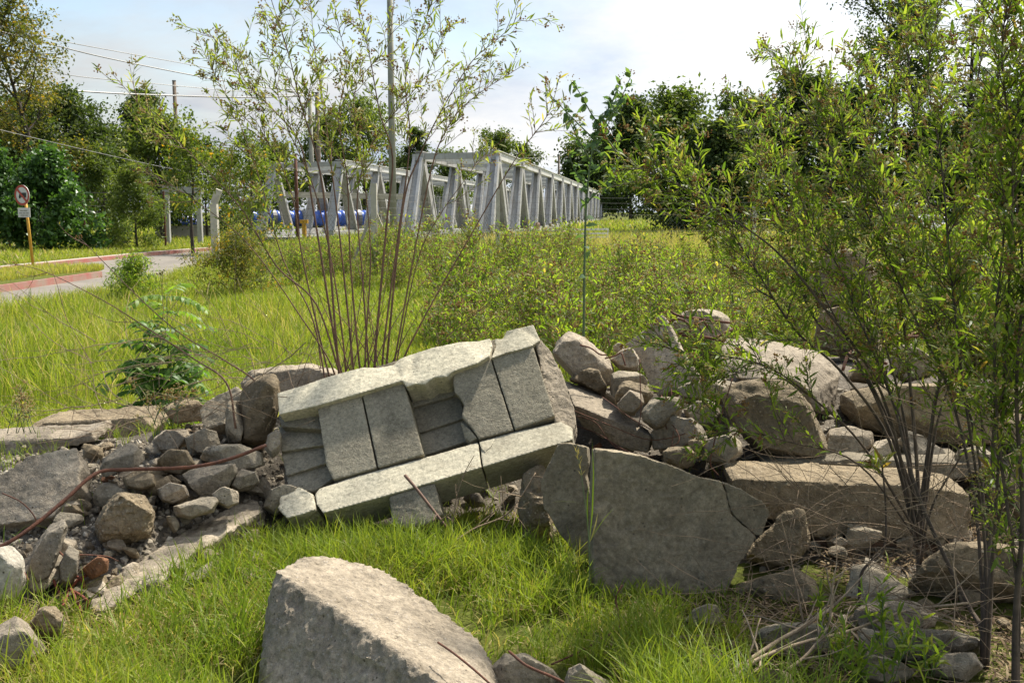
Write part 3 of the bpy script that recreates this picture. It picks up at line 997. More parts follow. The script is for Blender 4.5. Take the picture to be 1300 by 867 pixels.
boulder([(1083, 778), (1092, 764), (1130, 760), (1160, 762), (1192, 774), (1188, 796), (1130, 806), (1090, 796)], 3.72, .35, 'flat tan stone below the triangular stone', 'tan', front=.8, fdy=.15)
boulder([(955, 800), (1000, 788), (1060, 792), (1066, 822), (1030, 834), (975, 828)], 3.56, .3, 'low weathered slab end half buried in dry twigs', 'grey', front=.8, fdy=.1)
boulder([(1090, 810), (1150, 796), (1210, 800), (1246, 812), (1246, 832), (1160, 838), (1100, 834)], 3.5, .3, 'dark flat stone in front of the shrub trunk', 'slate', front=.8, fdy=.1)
boulder([(1150, 742), (1175, 712), (1200, 692), (1250, 688), (1320, 700), (1320, 764), (1210, 776)], 4.02, .5, 'coarse brown boulder behind the shrub trunk', 'coarse', 'concrete_block', 'rubble block', front=.7, amp=.022)
boulder([(1178, 840), (1195, 829), (1236, 829), (1248, 846), (1225, 866), (1186, 858)], 3.24, .22, 'pale stone at the foot of the shrub trunk', 'tan', front=.7)
boulder([(866, 792), (880, 773), (900, 766), (916, 769), (921, 786), (902, 798)], 3.7, .2, 'small grey stone in the grass at the foot of the cracked slab', 'grey', front=.6)
boulder([(872, 846), (890, 830), (911, 831), (924, 849), (906, 864), (882, 858)], 3.3, .2, 'stone sunk in dry grass below the cracked slab', 'tan', front=.6)
boulder([(1066, 500), (1110, 488), (1200, 486), (1330, 488), (1330, 562), (1190, 562), (1100, 548), (1064, 530)], 5.55, .8,
        'very long grey beam across the back of the heap on the right', 'coarse', 'concrete_beam', 'beam', front=.96, fdy=.04, back=1.0, amp=.012, voxel=.016)
boulder([(1188, 470), (1194, 446), (1222, 437), (1236, 448), (1236, 474), (1205, 480)], 6.0, .35, 'pale grey stone left of the hollow block', 'grey', front=.7)
boulder([(1128, 476), (1132, 444), (1160, 434), (1190, 450), (1186, 478), (1150, 486)], 5.95, .35, 'grey stone under the curved rusty bar', 'grey', front=.7)
boulder([(1074, 484), (1082, 456), (1108, 448), (1128, 468), (1122, 490)], 5.95, .3, 'brownish stone right of the sunlit boulder', 'coarse', front=.7)
boulder([(1027, 358), (1038, 334), (1055, 320), (1074, 316), (1097, 322), (1113, 345), (1113, 366), (1103, 388), (1070, 402), (1036, 392)], 7.7, .45,
        'rough round boulder set on top of the heap among the shrub leaves', 'coarse', 'boulder', 'boulder', front=.72, amp=.022, freq=6)
boulder([(1020, 440), (1034, 398), (1070, 388), (1104, 392), (1116, 420), (1120, 450), (1060, 460)], 7.5, .6, 'brown earthy block carrying the round boulder', 'coarse', 'concrete_block', 'rubble block', front=.8, amp=.02)
boulder([(1044, 572), (1052, 546), (1078, 540), (1108, 548), (1112, 570), (1080, 584)], 5.1, .28, 'tan stone in the gap between the two long beams', 'tan', front=.65)
boulder([(1100, 580), (1112, 560), (1130, 556), (1144, 568), (1140, 584), (1118, 590)], 5.02, .2, 'pinkish tan stone beside the leaning grey tile', 'tan', front=.6)
prism([(1143, 556), (1156, 545), (1200, 570), (1204, 592), (1160, 590)], 5.0, (.2, -.8, .5), .06, 'leaning grey tile between the long beams', 'slate')
boulder([(1206, 590), (1214, 572), (1242, 564), (1266, 580), (1262, 602), (1218, 608)], 4.98, .25, 'grey lump at the right end between the beams', 'grey', front=.65)
boulder([(1245, 625), (1262, 600), (1300, 590), (1335, 600), (1335, 660), (1260, 665)], 4.8, .4, 'dark chunk past the end of the crumbling beam', 'coarse', front=.7)
boulder([(1090, 828), (1110, 838), (1150, 842), (1165, 856), (1130, 872), (1085, 862)], 3.2, .2, 'flat grey chip among dry leaves in the shaded corner', 'slate', front=.7)
boulder([(940, 862), (965, 846), (1000, 850), (1016, 868), (990, 890), (945, 885)], 3.12, .2, 'brown stone under dead branches at the bottom edge', 'coarse', front=.7)

# hollow concrete block, its holes facing the sky
hb = thing('hollow_block', P(1262, 468, 5.9), 'grey hollow building block with two open cells lying on the long back beam', 'building block')
hg = Geo()
c0 = P(1266, 450, 5.95)
rot = (Vector((.95, .25, .12)).to_track_quat('X', 'Z'))
L_, D_, H_ = .42, .19, .19
q = rot.to_matrix()
tilt = q @ Vector((0, -.42, .9))


def hb_v(x, y, z):
    return c0 + q @ Vector((x, y * .9 - z * .42, z * .9 + y * .42))


def hb_box(x0, x1, y0, y1, z0=-.095, z1=.095):
    v = [tuple(hb_v(x, y, z)) for x in (x0, x1) for y in (y0, y1) for z in (z0, z1)]
    hg.add(v, None, [(0, 1, 3, 2), (4, 6, 7, 5), (0, 4, 5, 1), (2, 3, 7, 6), (0, 2, 6, 4), (1, 5, 7, 3)])


hb_box(-.21, .21, -.095, -.065)
hb_box(-.21, .21, .065, .095)
for x0 in (-.21, -.0175, .175):
    hb_box(x0, x0 + .035, -.0645, .0645)
hg2 = Geo()
hg2.add([tuple(hb_v(x, y, -.088)) for x, y in ((-.17, -.06), (.17, -.06), (.17, .06), (-.17, .06))], None, [(0, 1, 2, 3)])
put('shell', hg, M['grey'], hb)
put('web_floor', hg2, M['slate'], hb)
ROCKS = bake_pending()
# ------------------------------------------------------------------ loose fragments and gravel
def rock_lumps(seed, n, rng_cut=12):
    out = []
    rr = random.Random(seed)
    for i in range(n):
        sx, sy, sz = rr.uniform(.75, 1.2), rr.uniform(.6, 1.0), rr.uniform(.45, .75)
        V = []
        for _ in range(11):
            d = Vector((rr.gauss(0, 1), rr.gauss(0, 1), rr.gauss(0, 1))).normalized()
            V.append(Vector((d.x * sx, d.y * sy, d.z * sz)) * .05)
        SEED[0] += 1
        vox_later(V, None, 6, .0045, .0028, 26, 'rubble_fragment', M[(['coarse', 'grey', 'slate', 'tan', 'brick'] * 9)[i]], None, {}, SEED[0])
    foot = dict(FOOT)
    obs = bake_pending()
    FOOT.clear()
    FOOT.update(foot)
    return obs


protos = rock_lumps(5, 14)
meshes = [o.data for o in protos]
for o in protos:
    bpy.data.objects.remove(o)
rr = random.Random(11)
zones = [(165, (60, 330, 575, 760), (3.9, 5.2)), (34, (0, 330, 530, 650), (4.6, 6.0)), (24, (735, 960, 480, 600), (5.0, 6.2)), (30, (930, 1290, 570, 720), (4.3, 5.2)),
         (24, (1050, 1300, 690, 840), (3.3, 4.3)), (22, (560, 720, 590, 690), (4.7, 5.3))]
cnt = 0
for n, (x0, x1, y0, y1), (d0, d1) in zones:
    got, tries = 0, 0
    while got < n and tries < 4000:
        tries += 1
        px, py = rr.uniform(x0, x1), rr.uniform(y0, y1)
        # march down the ray to the bed
        best = None
        v = ray(px, py)
        for s in np.arange(d0 - .3, d1 + .6, .02):
            q = EYE + v * (s / v.y)
            if q.z < float(mound(q.x, q.y)) - .01 or q.z < 0:
                best = q
                break
        if best is None or best.z < -0.02 or not (d0 - .2 < best.y < d1 + .5):
            continue
        me = rr.choice(meshes)
        if 'brick' in me.materials[0].name and rr.random() < .7:
            me = meshes[0]
        o = bpy.data.objects.new('rubble_fragment', me)
        COL.objects.link(o)
        sc = rr.choice((.45, .6, .75, .9, 1.1, 1.4, 1.7)) * rr.uniform(.8, 1.2)
        o.location = (best.x, best.y, best.z + .012 * sc)
        o.rotation_euler = (rr.uniform(-.6, .6), rr.uniform(-.6, .6), rr.uniform(0, 6.28))
        o.scale = (sc, sc * rr.uniform(.8, 1.2), sc)
        tag(o, 'small broken concrete fragment lying loose among the bigger rubble pieces', 'fragment', 'small broken concrete fragments in the rubble')
        got += 1
        cnt += 1

# gravel: far too many to count
rn = np.random.default_rng(4)
ico = np.array([(0, 0, 1), (.89, 0, .45), (.28, .85, .45), (-.72, .53, .45), (-.72, -.53, .45), (.28, -.85, .45),
                (.72, .53, -.45), (-.28, .85, -.45), (-.89, 0, -.45), (-.28, -.85, -.45), (.72, -.53, -.45), (0, 0, -1)])
icf = np.array([(0, 1, 2), (0, 2, 3), (0, 3, 4), (0, 4, 5), (0, 5, 1), (1, 6, 2), (2, 7, 3), (3, 8, 4), (4, 9, 5), (5, 10, 1), (2, 6, 7), (3, 7, 8), (4, 8, 9), (5, 9, 10), (1, 10, 6), (6, 11, 7), (7, 11, 8), (8, 11, 9), (9, 11, 10), (10, 11, 6)])
n = 15000
gx = np.concatenate([rn.uniform(-3.4, -1.1, n * 2 // 3), rn.uniform(.3, 3.6, n // 3)])
gy = np.concatenate([rn.uniform(3.7, 6.0, n * 2 // 3), rn.uniform(4.2, 6.6, n // 3)])
m = mound(gx, gy)
dens = fbm(np.stack([gx * 1.8, gy * 1.8, gx * 0], 1), 3, 77)
ok = (m > .01) & (dens > -.22)
gx, gy, m = gx[ok], gy[ok], m[ok]
gzv = bedz(gx.reshape(1, -1), gy.reshape(1, -1)).ravel()
sz = rn.choice([.004, .006, .008, .011, .015, .02, .026], len(gx), p=[.2, .24, .22, .16, .1, .055, .025])
pts = ico[None] * rn.uniform(.65, 1.3, (len(gx), 12, 1)) * sz[:, None, None] * rn.uniform(.6, 1.2, (len(gx), 1, 3))
th = rn.uniform(0, 6.28, len(gx))
c_, s_ = np.cos(th)[:, None], np.sin(th)[:, None]
px_ = pts[:, :, 0] * c_ - pts[:, :, 1] * s_
py_ = pts[:, :, 0] * s_ + pts[:, :, 1] * c_
pts = np.stack([px_ + gx[:, None], py_ + gy[:, None], pts[:, :, 2] + gzv[:, None] + sz[:, None] * .3], 2)
fg = (icf[None] + np.arange(len(gx))[:, None, None] * 12).reshape(-1, 3)
gg = Geo()
gg.add(pts.reshape(-1, 3), fg, None, np.repeat(rn.uniform(0, 1, len(gx)), 12))
k = NT('gravel_stone')
at = k.n('ShaderNodeAttribute', attribute_name='tint')
cc = k.ramp(at.outputs['Fac'], [(0, (.15, .12, .085)), (.4, (.25, .215, .165)), (.8, (.35, .31, .245)), (1, (.43, .39, .32))])
cc = k.mix(cc, k.ramp(k.noise(None, 90, 4, .7), [(.3, .7), (.7, 1.2)]), 1.0, 'MULTIPLY')
pp = k.n('ShaderNodeBsdfPrincipled')
pp.inputs['Roughness'].default_value = .95
pp.inputs['Specular IOR Level'].default_value = .15
k.l(cc, pp.inputs['Base Color'])
k.l(pp.outputs[0], k.out.inputs[0])
put('gravel', gg, k.m, kind='stuff')

# ------------------------------------------------------------------ rusty reinforcement
def spl(pts, n=8):
    """Catmull-Rom through 3-D points"""
    p = [Vector(q) for q in pts]
    p = [p[0] * 2 - p[1]] + p + [p[-1] * 2 - p[-2]]
    out = []
    for i in range(1, len(p) - 2):
        for j in range(n):
            t = j / n
            a, b, c, d = p[i - 1], p[i], p[i + 1], p[i + 2]
            out.append(.5 * ((2 * b) + (c - a) * t + (2 * a - 5 * b + 4 * c - d) * t * t + (3 * b - a - 3 * c + d) * t ** 3))
    out.append(p[-2])
    return out


def rod(lines, rad, label, mat='rust', name='reinforcing_bar', cat='rebar', group=None, parts=False):
    """lines: one or more lists of (px, py, depth)"""
    gs = []
    for L in lines:
        pts = spl([P(*q) for q in L], 6)
        g = Geo()
        r = np.full(len(pts), rad)
        if rad > .004:
            r = r * (1 + .10 * (np.arange(len(pts)) % 2))
        g.tube(pts, r, 7)
        gs.append(g)
    base = P(*lines[0][0])
    if len(gs) == 1:
        return put(name, gs[0], M[mat], None, label, cat, group, smooth=True, loc=base)
    root = thing(name, base, label, cat, group)
    for g in gs:
        put('bent_rod', g, M[mat], root, smooth=True)
    return root


rod([[(-40, 706, 4.1), (0, 694, 4.15), (40, 669, 4.25), (85, 632, 4.4), (110, 609, 4.5), (130, 598, 4.58), (160, 596, 4.62), (240, 593, 4.7), (290, 583, 4.75), (338, 565, 4.85)]], .0085,
    'long rusty bar curving over the left rubble')
rod([[(88, 745, 3.95), (94, 755, 3.85), (104, 778, 3.78)], [(88, 745, 3.95), (82, 765, 3.82), (74, 772, 3.8)], [(88, 746, 3.95), (106, 758, 3.8), (111, 764, 3.8), (108, 776, 3.8)], [(86, 742, 3.96), (86, 733, 3.95), (92, 729, 3.96), (104, 736, 3.95), (107, 745, 3.9)],
     [(68, 736, 3.95), (78, 758, 3.86), (82, 764, 3.82)], [(90, 746, 3.94), (100, 735, 3.95), (110, 730, 3.98)]], .0055,
    'cage of short red rusty rods sticking out beside the bright grass', 'rust_red', 'rebar_cage')
rod([[(62, 688, 4.05), (80, 705, 4.0), (94, 724, 3.95)]], .004, 'short rusty rod over the dark grey leaning stone')
rod([[(10, 693, 3.9), (20, 710, 3.85), (34, 733, 3.8), (36, 738, 3.8)]], .0045, 'rusty rod leaning on the whitish slab end')
rod([[(85, 708, 3.97), (100, 704, 3.98), (135, 706, 4.05), (150, 712, 4.1)]], .0025, 'thin rusty wire above the red rebar cage', name='rusty_wire', cat='wire')
rod([[(3, 626, 4.5), (25, 636, 4.42), (40, 650, 4.4), (48, 664, 4.4)]], .003, 'thin dark rod lying on the large pitted slab')
rod([[(852, 395, 6.5), (862, 401, 6.45), (890, 405, 6.45), (928, 410, 6.5)], [(853, 406, 6.5), (866, 406, 6.42), (877, 416, 6.4), (872, 424, 6.4)], [(862, 424, 6.42), (880, 415, 6.4), (893, 408, 6.42)], [(866, 426, 6.4), (895, 428, 6.4), (922, 434, 6.42)], [(893, 407, 6.42), (905, 424, 6.4)], [(905, 430, 6.4), (930, 418, 6.45)]], .0085,
    'bundle of thick dark rusty bars across the grey stone at the back')
rod([[(736, 438, 5.75), (750, 442, 5.72), (762, 450, 5.7), (772, 449, 5.72), (774, 440, 5.75), (772, 430, 5.78)]], .0045, 'bent rusty wire on top of the pale arched chunk', name='rusty_wire', cat='wire')
rod([[(768, 455, 5.75), (780, 452, 5.72), (788, 448, 5.72), (791, 454, 5.7), (794, 464, 5.68)]], .0045, 'hooked rusty wire on the knobbly stone', name='rusty_wire', cat='wire')
rod([[(1128, 430, 5.8), (1150, 428, 5.75), (1182, 428, 5.72), (1202, 432, 5.72), (1211, 442, 5.72), (1213, 452, 5.75)], [(1150, 428, 5.75), (1172, 420, 5.78), (1196, 413, 5.82)]], .010, 'thick curved rusty bar hooping over the grey stone')
rod([[(1070, 470, 5.7), (1076, 452, 5.75), (1082, 446, 5.8)], [(1080, 446, 5.8), (1092, 447, 5.8), (1110, 455, 5.8), (1126, 462, 5.8)]], .009, 'rusty bent bar beside the sunlit boulder')
rod([[(812, 456, 5.2), (813, 490, 5.15), (814, 520, 5.1), (811, 540, 5.08)], ], .0028, 'upright thin rusty wire in front of the rounded speckled stone', name='rusty_wire', cat='wire')
rod([[(731, 528, 5.38), (745, 531, 5.3), (758, 538, 5.25), (770, 555, 5.2), (782, 568, 5.1), (800, 574, 5.0)], [(730, 540, 5.4), (760, 551, 5.25), (795, 572, 5.0), (830, 580, 4.95)], [(728, 521, 5.4), (765, 536, 5.22), (818, 557, 5.05), (850, 556, 5.0), (870, 550, 5.0)],
     [(840, 502, 5.2), (842, 525, 5.1), (858, 545, 5.0), (862, 560, 4.95), (850, 568, 4.95)], [(765, 504, 5.35), (780, 515, 5.2), (800, 530, 5.1), (826, 545, 5.05)], [(830, 509, 5.2), (842, 520, 5.1), (846, 545, 5.05)], [(852, 490, 5.2), (855, 540, 5.05), (853, 565, 4.95)]], .0024,
    'tangle of thin rusty wires over the sunlit slab', name='rusty_wire', cat='wire')
rod([[(930, 480, 4.6), (918, 520, 4.55), (905, 568, 4.5), (902, 590, 4.5), (912, 603, 4.5)]], .003, 'thin rusty wire dangling before the brown boulder', name='rusty_wire', cat='wire')
rod([[(556, 815, 2.98), (575, 828, 2.92), (600, 848, 2.85), (625, 870, 2.8)]], .0035, 'thin rusty rod on the lower end of the large pale block')
rod([[(646, 826, 3.14), (668, 844, 3.08), (700, 858, 3.02), (716, 866, 3.0)]], .0045, 'rusty rod lying on the low grey rubble piece')
rod([[(700, 843, 3.3), (735, 827, 3.4), (772, 806, 3.5), (786, 796, 3.55), (786, 780, 3.58), (782, 765, 3.6), (783, 755, 3.6), (790, 742, 3.62)]], .0035, 'bent dark wire rising from the grass before the cracked slab', name='rusty_wire', cat='wire')
# ------------------------------------------------------------------ plant materials
M['bark_red'] = plain('red_brown_bark', (0.20, 0.110, 0.070), (0.10, 0.056, 0.040), 14, 0.75)
M['bark_grey'] = plain('grey_brown_bark', (0.12, 0.085, 0.06), (0.055, 0.04, 0.028), 10, 0.9, 0, 0.5)
M['stem_green'] = plain('green_stem', (0.12, 0.17, 0.07), (0.08, 0.12, 0.05), 10, 0.6)
M['leaf_shrub'] = leafmat('narrow_shrub_leaf', [(0, (0.065, 0.115, 0.022)), (.45, (0.14, 0.21, 0.036)), (.8, (0.25, 0.29, 0.06)), (.95, (0.28, 0.25, 0.07)), (1, (0.28, 0.18, 0.06))], .65, .45, .3)
M['leaf_pale'] = leafmat('pale_shrub_leaf', [(0, (0.08, 0.12, 0.03)), (.5, (0.17, 0.21, 0.05)), (.85, (0.28, 0.29, 0.09)), (1, (0.38, 0.27, 0.07))], .65, .45, .3)
M['leaf_weed'] = leafmat('weed_leaf', [(0, (0.075, 0.13, 0.02)), (.5, (0.155, 0.235, 0.035)), (.85, (0.28, 0.32, 0.06)), (1, (0.36, 0.27, 0.09))], .65, .5, .3)
M['leaf_sap'] = leafmat('sapling_leaf', [(0, (0.05, 0.12, 0.025)), (.6, (0.11, 0.21, 0.04)), (1, (0.22, 0.32, 0.06))], .5, .5, .4)
M['leaf_tob'] = leafmat('broad_grey_green_leaf', [(0, (0.07, 0.13, 0.06)), (.6, (0.125, 0.20, 0.09)), (1, (0.20, 0.27, 0.09))], .45, .4, .35)
M['flower'] = leafmat('dry_flower_head', [(0, (0.34, 0.20, 0.09)), (.4, (0.48, 0.35, 0.17)), (.8, (0.56, 0.50, 0.28)), (1, (0.48, 0.50, 0.26))], .55, .9, .1, (1, 1, .8))
M['grass'] = leafmat('grass_blade', [(0, (0.07, 0.115, 0.016)), (.35, (0.155, 0.235, 0.028)), (.62, (0.27, 0.325, 0.042)), (.82, (0.38, 0.36, 0.08)), (.92, (0.46, 0.37, 0.16)), (1, (0.50, 0.41, 0.23))], .5, .5, .25, (1.15, 1.15, .6))


class Plant:
    def __init__(self, seed):
        self.r = random.Random(seed)
        self.wood = Geo()
        self.L = []
        self.F = []

    def rv(self):
        r = self.r
        return Vector((r.gauss(0, 1), r.gauss(0, 1), r.gauss(0, 1))).normalized()

    def leaf(self, p, d, ln, wd, tint):
        self.L.append((p.x, p.y, p.z, d.x, d.y, d.z, ln, wd, tint))

    def flower(self, p, n, spread, size, tint):
        for _ in range(n):
            q = p + self.rv() * spread * self.r.random()
            self.F.append((q.x, q.y, q.z, size * self.r.uniform(.6, 1.3), min(1, max(0, tint + self.r.uniform(-.3, .3)))))

    def path(self, p, d, ln, n, wander, up=0.0):
        pts = [p.copy()]
        d = d.normalized()
        for i in range(n):
            d = (d + self.rv() * wander + Vector((0, 0, up))).normalized()
            p = p + d * (ln / n)
            pts.append(p.copy())
        return pts

    def leafgeo(self, curl=.12):
        A = np.array(self.L)
        n = len(A)
        rn = np.random.default_rng(3)
        g = Geo()
        nrm = np.array([0, 0, 1.0]) + rn.normal(0, .55, (n, 3))
        g.leaves(A[:, :3], A[:, 3:6], nrm, A[:, 6], A[:, 7], A[:, 8], curl)
        return g

    def flowergeo(self):
        A = np.array(self.F)
        o = np.array([(1, 0, 0), (-1, 0, 0), (0, 1, 0), (0, -1, 0), (0, 0, 1), (0, 0, -1)], float)
        f = np.array([(0, 2, 4), (2, 1, 4), (1, 3, 4), (3, 0, 4), (2, 0, 5), (1, 2, 5), (3, 1, 5), (0, 3, 5)])
        v = A[:, None, :3] + o[None] * A[:, 3][:, None, None]
        g = Geo()
        g.add(v.reshape(-1, 3), (f[None] + np.arange(len(A))[:, None, None] * 6).reshape(-1, 3), None, np.repeat(A[:, 4], 6))
        return g


def stem_px(pl, pts, dd, r0, r1=.0015, d0=5.75, wig=.006):
    """a stem traced through pixels, its depth changing by dd metres to the tip"""
    m = len(pts)
    p3 = []
    for i, q in enumerate(pts):
        t = i / (m - 1)
        d = q[2] if len(q) > 2 else d0 + dd * t
        p3.append(P(q[0], q[1], d) + pl.rv() * wig)
    s = spl(p3, 6)
    rr_ = r1 + (r0 - r1) * (1 - np.linspace(0, 1, len(s))) ** 1.35
    pl.wood.tube(s, rr_, 6, 0.5)
    return s


def clothe(pl, s, t0, per_m, twig, leafL, leafW, space, tint, flower=.5, sub=2, up=.05, spread=1.0, lf_all=False, droop=0, fsize=.0035, t1=1.0, fn=12):
    """side twigs, leaves and flower heads along a stem"""
    r = pl.r
    L = sum((s[i + 1] - s[i]).length for i in range(len(s) - 1))
    n = int(L * (t1 - t0) * per_m)
    ends = []

    def leaves_on(pts, sp, start=.1):
        acc = 0
        tot = sum((pts[i + 1] - pts[i]).length for i in range(len(pts) - 1)) + 1e-6
        run = 0
        for i in range(len(pts) - 1):
            a, b = pts[i], pts[i + 1]
            ln = (b - a).length
            t = (b - a).normalized()
            acc += ln
            run += ln
            while acc > sp:
                acc -= sp
                if run / tot < start:
                    continue
                sd = pl.rv()
                sd = (sd - t * sd.dot(t)).normalized()
                dr = (t * r.uniform(.5, 1.0) + sd * .75 + Vector((0, 0, .1 - droop))).normalized()
                k_ = r.uniform(.45, 1.15)
                pl.leaf(b - t * acc, dr, leafL * k_, leafW * k_ * r.uniform(.8, 1.2), min(1, max(0, r.gauss(tint, .2))))

    for _ in range(n):
        t = r.uniform(t0, t1)
        x = t * (len(s) - 1)
        i = min(int(x), len(s) - 2)
        p = s[i].lerp(s[i + 1], x - i)
        tg = (s[i + 1] - s[i]).normalized()
        sd = pl.rv()
        sd = (sd - tg * sd.dot(tg)).normalized()
        ln = r.uniform(*twig) * (1.15 - .55 * t)
        tw = pl.path(p, tg * .75 + sd * spread * .75, ln, 5, .16, up)
        pl.wood.tube(tw, np.linspace(.0022, .0008, len(tw)), 4, 0.5, cap=False)
        leaves_on(tw, space, .15)
        ends.append(tw[-1])
        for _k in range(r.randint(0, sub) if sub else 0):
            j = r.randint(1, 4)
            tg2 = (tw[j + 1] - tw[j]).normalized() if j < 5 else tg
            sd = pl.rv()
            st = pl.path(tw[j], tg2 * .7 + sd * .7, ln * r.uniform(.35, .65), 4, .18, up)
            pl.wood.tube(st, np.linspace(.0014, .0007, len(st)), 3, 0.5, cap=False)
            leaves_on(st, space, .1)
            ends.append(st[-1])
    if lf_all:
        leaves_on(s[int(len(s) * t0):], space * 1.2, 0)
    ends.append(s[-1])
    for e in ends:
        if r.random() < flower:
            pl.flower(e, r.randint(fn // 2, fn), fsize * 6, fsize, r.choice((.1, .45, .8, .8)))
    return ends


def plant_thing(pl, name, loc, label, cat, wood, leaf, group=None, flower='flower', curl=.12, stem_name='stems'):
    root = thing(name, loc, label, cat, group)
    put(stem_name, pl.wood, M[wood], root, smooth=True)
    if pl.L:
        put('leaves', pl.leafgeo(curl), M[leaf], root, smooth=True)
    if pl.F:
        put('blossom', pl.flowergeo(), M[flower], root)
    return root


# ------------------------------------------------------------------ the tall thin shrub behind the block slab
pl = Plant(21)
central = [([(436, 510), (430, 465), (413, 267), (400, 193), (383, 133), (367, 67), (343, 0), (330, -60)], -.3, .0095),
           ([(440, 505), (425, 440), (400, 280), (383, 187), (350, 143), (317, 110), (290, 70), (262, 40)], .2, .009),
           ([(445, 505), (431, 470), (401, 387), (351, 337), (307, 267), (246, 200), (200, 160), (143, 95)], -.4, .0075),
           ([(430, 500), (420, 460), (380, 400), (330, 330), (290, 287), (213, 233), (163, 213)], -.2, .006),
           ([(480, 505), (475, 465), (490, 287), (497, 200), (483, 144), (467, 67), (452, 0), (448, -50)], .1, .0105),
           ([(490, 500), (492, 460), (510, 267), (533, 200), (560, 140), (597, 80), (630, 50), (662, 22)], .3, .009),
           ([(495, 500), (500, 460), (543, 234), (567, 167), (600, 127), (667, 82)], -.1, .0075),
           ([(505, 500), (512, 460), (540, 400), (604, 287), (654, 204), (694, 147), (712, 98)], -.5, .007),
           ([(470, 500), (468, 460), (460, 350), (455, 250), (475, 180), (520, 120), (547, 87), (560, 40)], .4, .0075),
           ([(450, 500), (448, 460), (430, 300), (420, 200), (407, 113), (400, 60), (395, 0)], .3, .0085),
           ([(500, 500), (505, 450), (530, 330), (560, 270), (600, 215), (615, 180)], .4, .006),
           ([(460, 500), (455, 440), (445, 330), (440, 230), (430, 150), (440, 80), (420, 10)], -.2, .008),
           ([(485, 500), (487, 440), (505, 300), (520, 180), (515, 100), (540, 30), (560, -30)], 0, .0085),
           ([(415, 500), (410, 470), (395, 400), (360, 330), (330, 230), (300, 150), (275, 100), (250, 50)], .3, .007),
           ([(425, 505), (408, 440), (385, 330), (372, 250), (345, 190), (300, 140), (280, 130)], .1, .007),
           ([(465, 505), (463, 440), (470, 330), (465, 240), (450, 120), (490, 60), (500, 10)], .2, .007),
           ([(440, 505), (436, 440), (420, 330), (395, 230), (360, 150), (345, 60), (360, 10)], .1, .007)]
for i, (pts, dd, r0) in enumerate(central):
    s = stem_px(pl, pts, dd, r0)
    low = i in (3, 7, 10)
    clothe(pl, s, .60 if low else .46, 10 if low else 15, (.14, .42), .066, .0115, .020, .55, .85, 2, .06, .85, lf_all=True, fsize=.005, fn=18)
for i in range(16):     # bare shoots at the foot
    x = pl.r.uniform(405, 520)
    s = pl.path(P(x, 490, 5.75 + pl.r.uniform(-.1, .3)), Vector((pl.r.uniform(-.8, .8), pl.r.uniform(-.3, .4), 1)), pl.r.uniform(.4, 1.0), 7, .09)
    pl.wood.tube(s, np.linspace(.004, .0012, len(s)), 5)
for pts, d0, dd in [([(300, 545, 5.2), (287, 487, 5.2), (244, 454, 5.2), (170, 407, 5.15), (124, 379, 5.1), (60, 345, 5.1), (20, 335, 5.1)], 5.2, 0),
                    ([(338, 525, 5.4), (326, 487, 5.4), (284, 457, 5.35), (234, 427, 5.3), (187, 387, 5.3), (127, 330, 5.3), (100, 300, 5.3)], 5.4, 0)]:
    s = stem_px(pl, pts, 0, .0062)
    clothe(pl, s, .25, 4, (.12, .35), .04, .007, .06, .6, .6, 1, .12, 1.0, fsize=.004)
plant_thing(pl, 'tall_shrub', P(465, 500, 5.75), 'tall thin shrub with many reddish bare stems fanning up behind the block slab', 'shrub', 'bark_red', 'leaf_pale')

# ------------------------------------------------------------------ the dense shrubs on the right
def dens(pl, s, t0=.3, per_m=15, **kw):
    per_m = per_m * 2.4 if per_m < 50 else per_m
    t0 = t0 * .9 if t0 < .8 else t0
    a = dict(twig=(.14, .40), leafL=.062, leafW=.0118, space=.018, tint=.5, flower=.8, sub=3, up=.05, spread=.9, lf_all=True, fsize=.0045, fn=20)
    a.update(kw)
    return clothe(pl, s, t0, per_m, **a)


pl = Plant(33)
for pts, dd, r0, t0 in [([(1250, 870), (1250, 780), (1253, 700), (1262, 560), (1266, 480), (1258, 400), (1240, 300), (1230, 180), (1245, 60), (1250, -60)], .9, .0145, .42),
                        ([(1250, 860), (1246, 800), (1230, 768), (1195, 700), (1170, 640), (1150, 580), (1135, 520), (1108, 440), (1090, 400), (1070, 350), (1048, 310), (1020, 262)], 1.0, .010, .58),
                        ([(1250, 860), (1254, 760), (1266, 680), (1290, 560), (1310, 450), (1325, 300), (1320, 100)], .2, .007, .35),
                        ([(1249, 860), (1247, 740), (1235, 620), (1205, 500), (1160, 400), (1110, 290), (1060, 200), (1015, 120), (988, 62)], 1.3, .0075, .38),
                        ([(1251, 860), (1252, 720), (1240, 560), (1195, 420), (1135, 300), (1085, 200), (1050, 120)], 1.2, .007, .38),
                        ([(1251, 860), (1256, 700), (1235, 460), (1190, 300), (1160, 150), (1150, 20)], 1.4, .007, .36),
                        ([(1252, 860), (1260, 690), (1280, 420), (1288, 220), (1272, 60), (1290, -50)], -.2, .007, .3),
                        ([(1250, 860), (1250, 690), (1220, 480), (1205, 330), (1195, 200), (1180, 90), (1200, -20)], .7, .0065, .36)]:
    s = stem_px(pl, pts, dd, r0, d0=3.35, r1=.002)
    dens(pl, s, t0)
plant_thing(pl, 'tall_shrub', P(1250, 850, 3.35), 'big leafy shrub on a forked dark trunk at the right edge, closest to the camera', 'shrub', 'bark_grey', 'leaf_shrub')

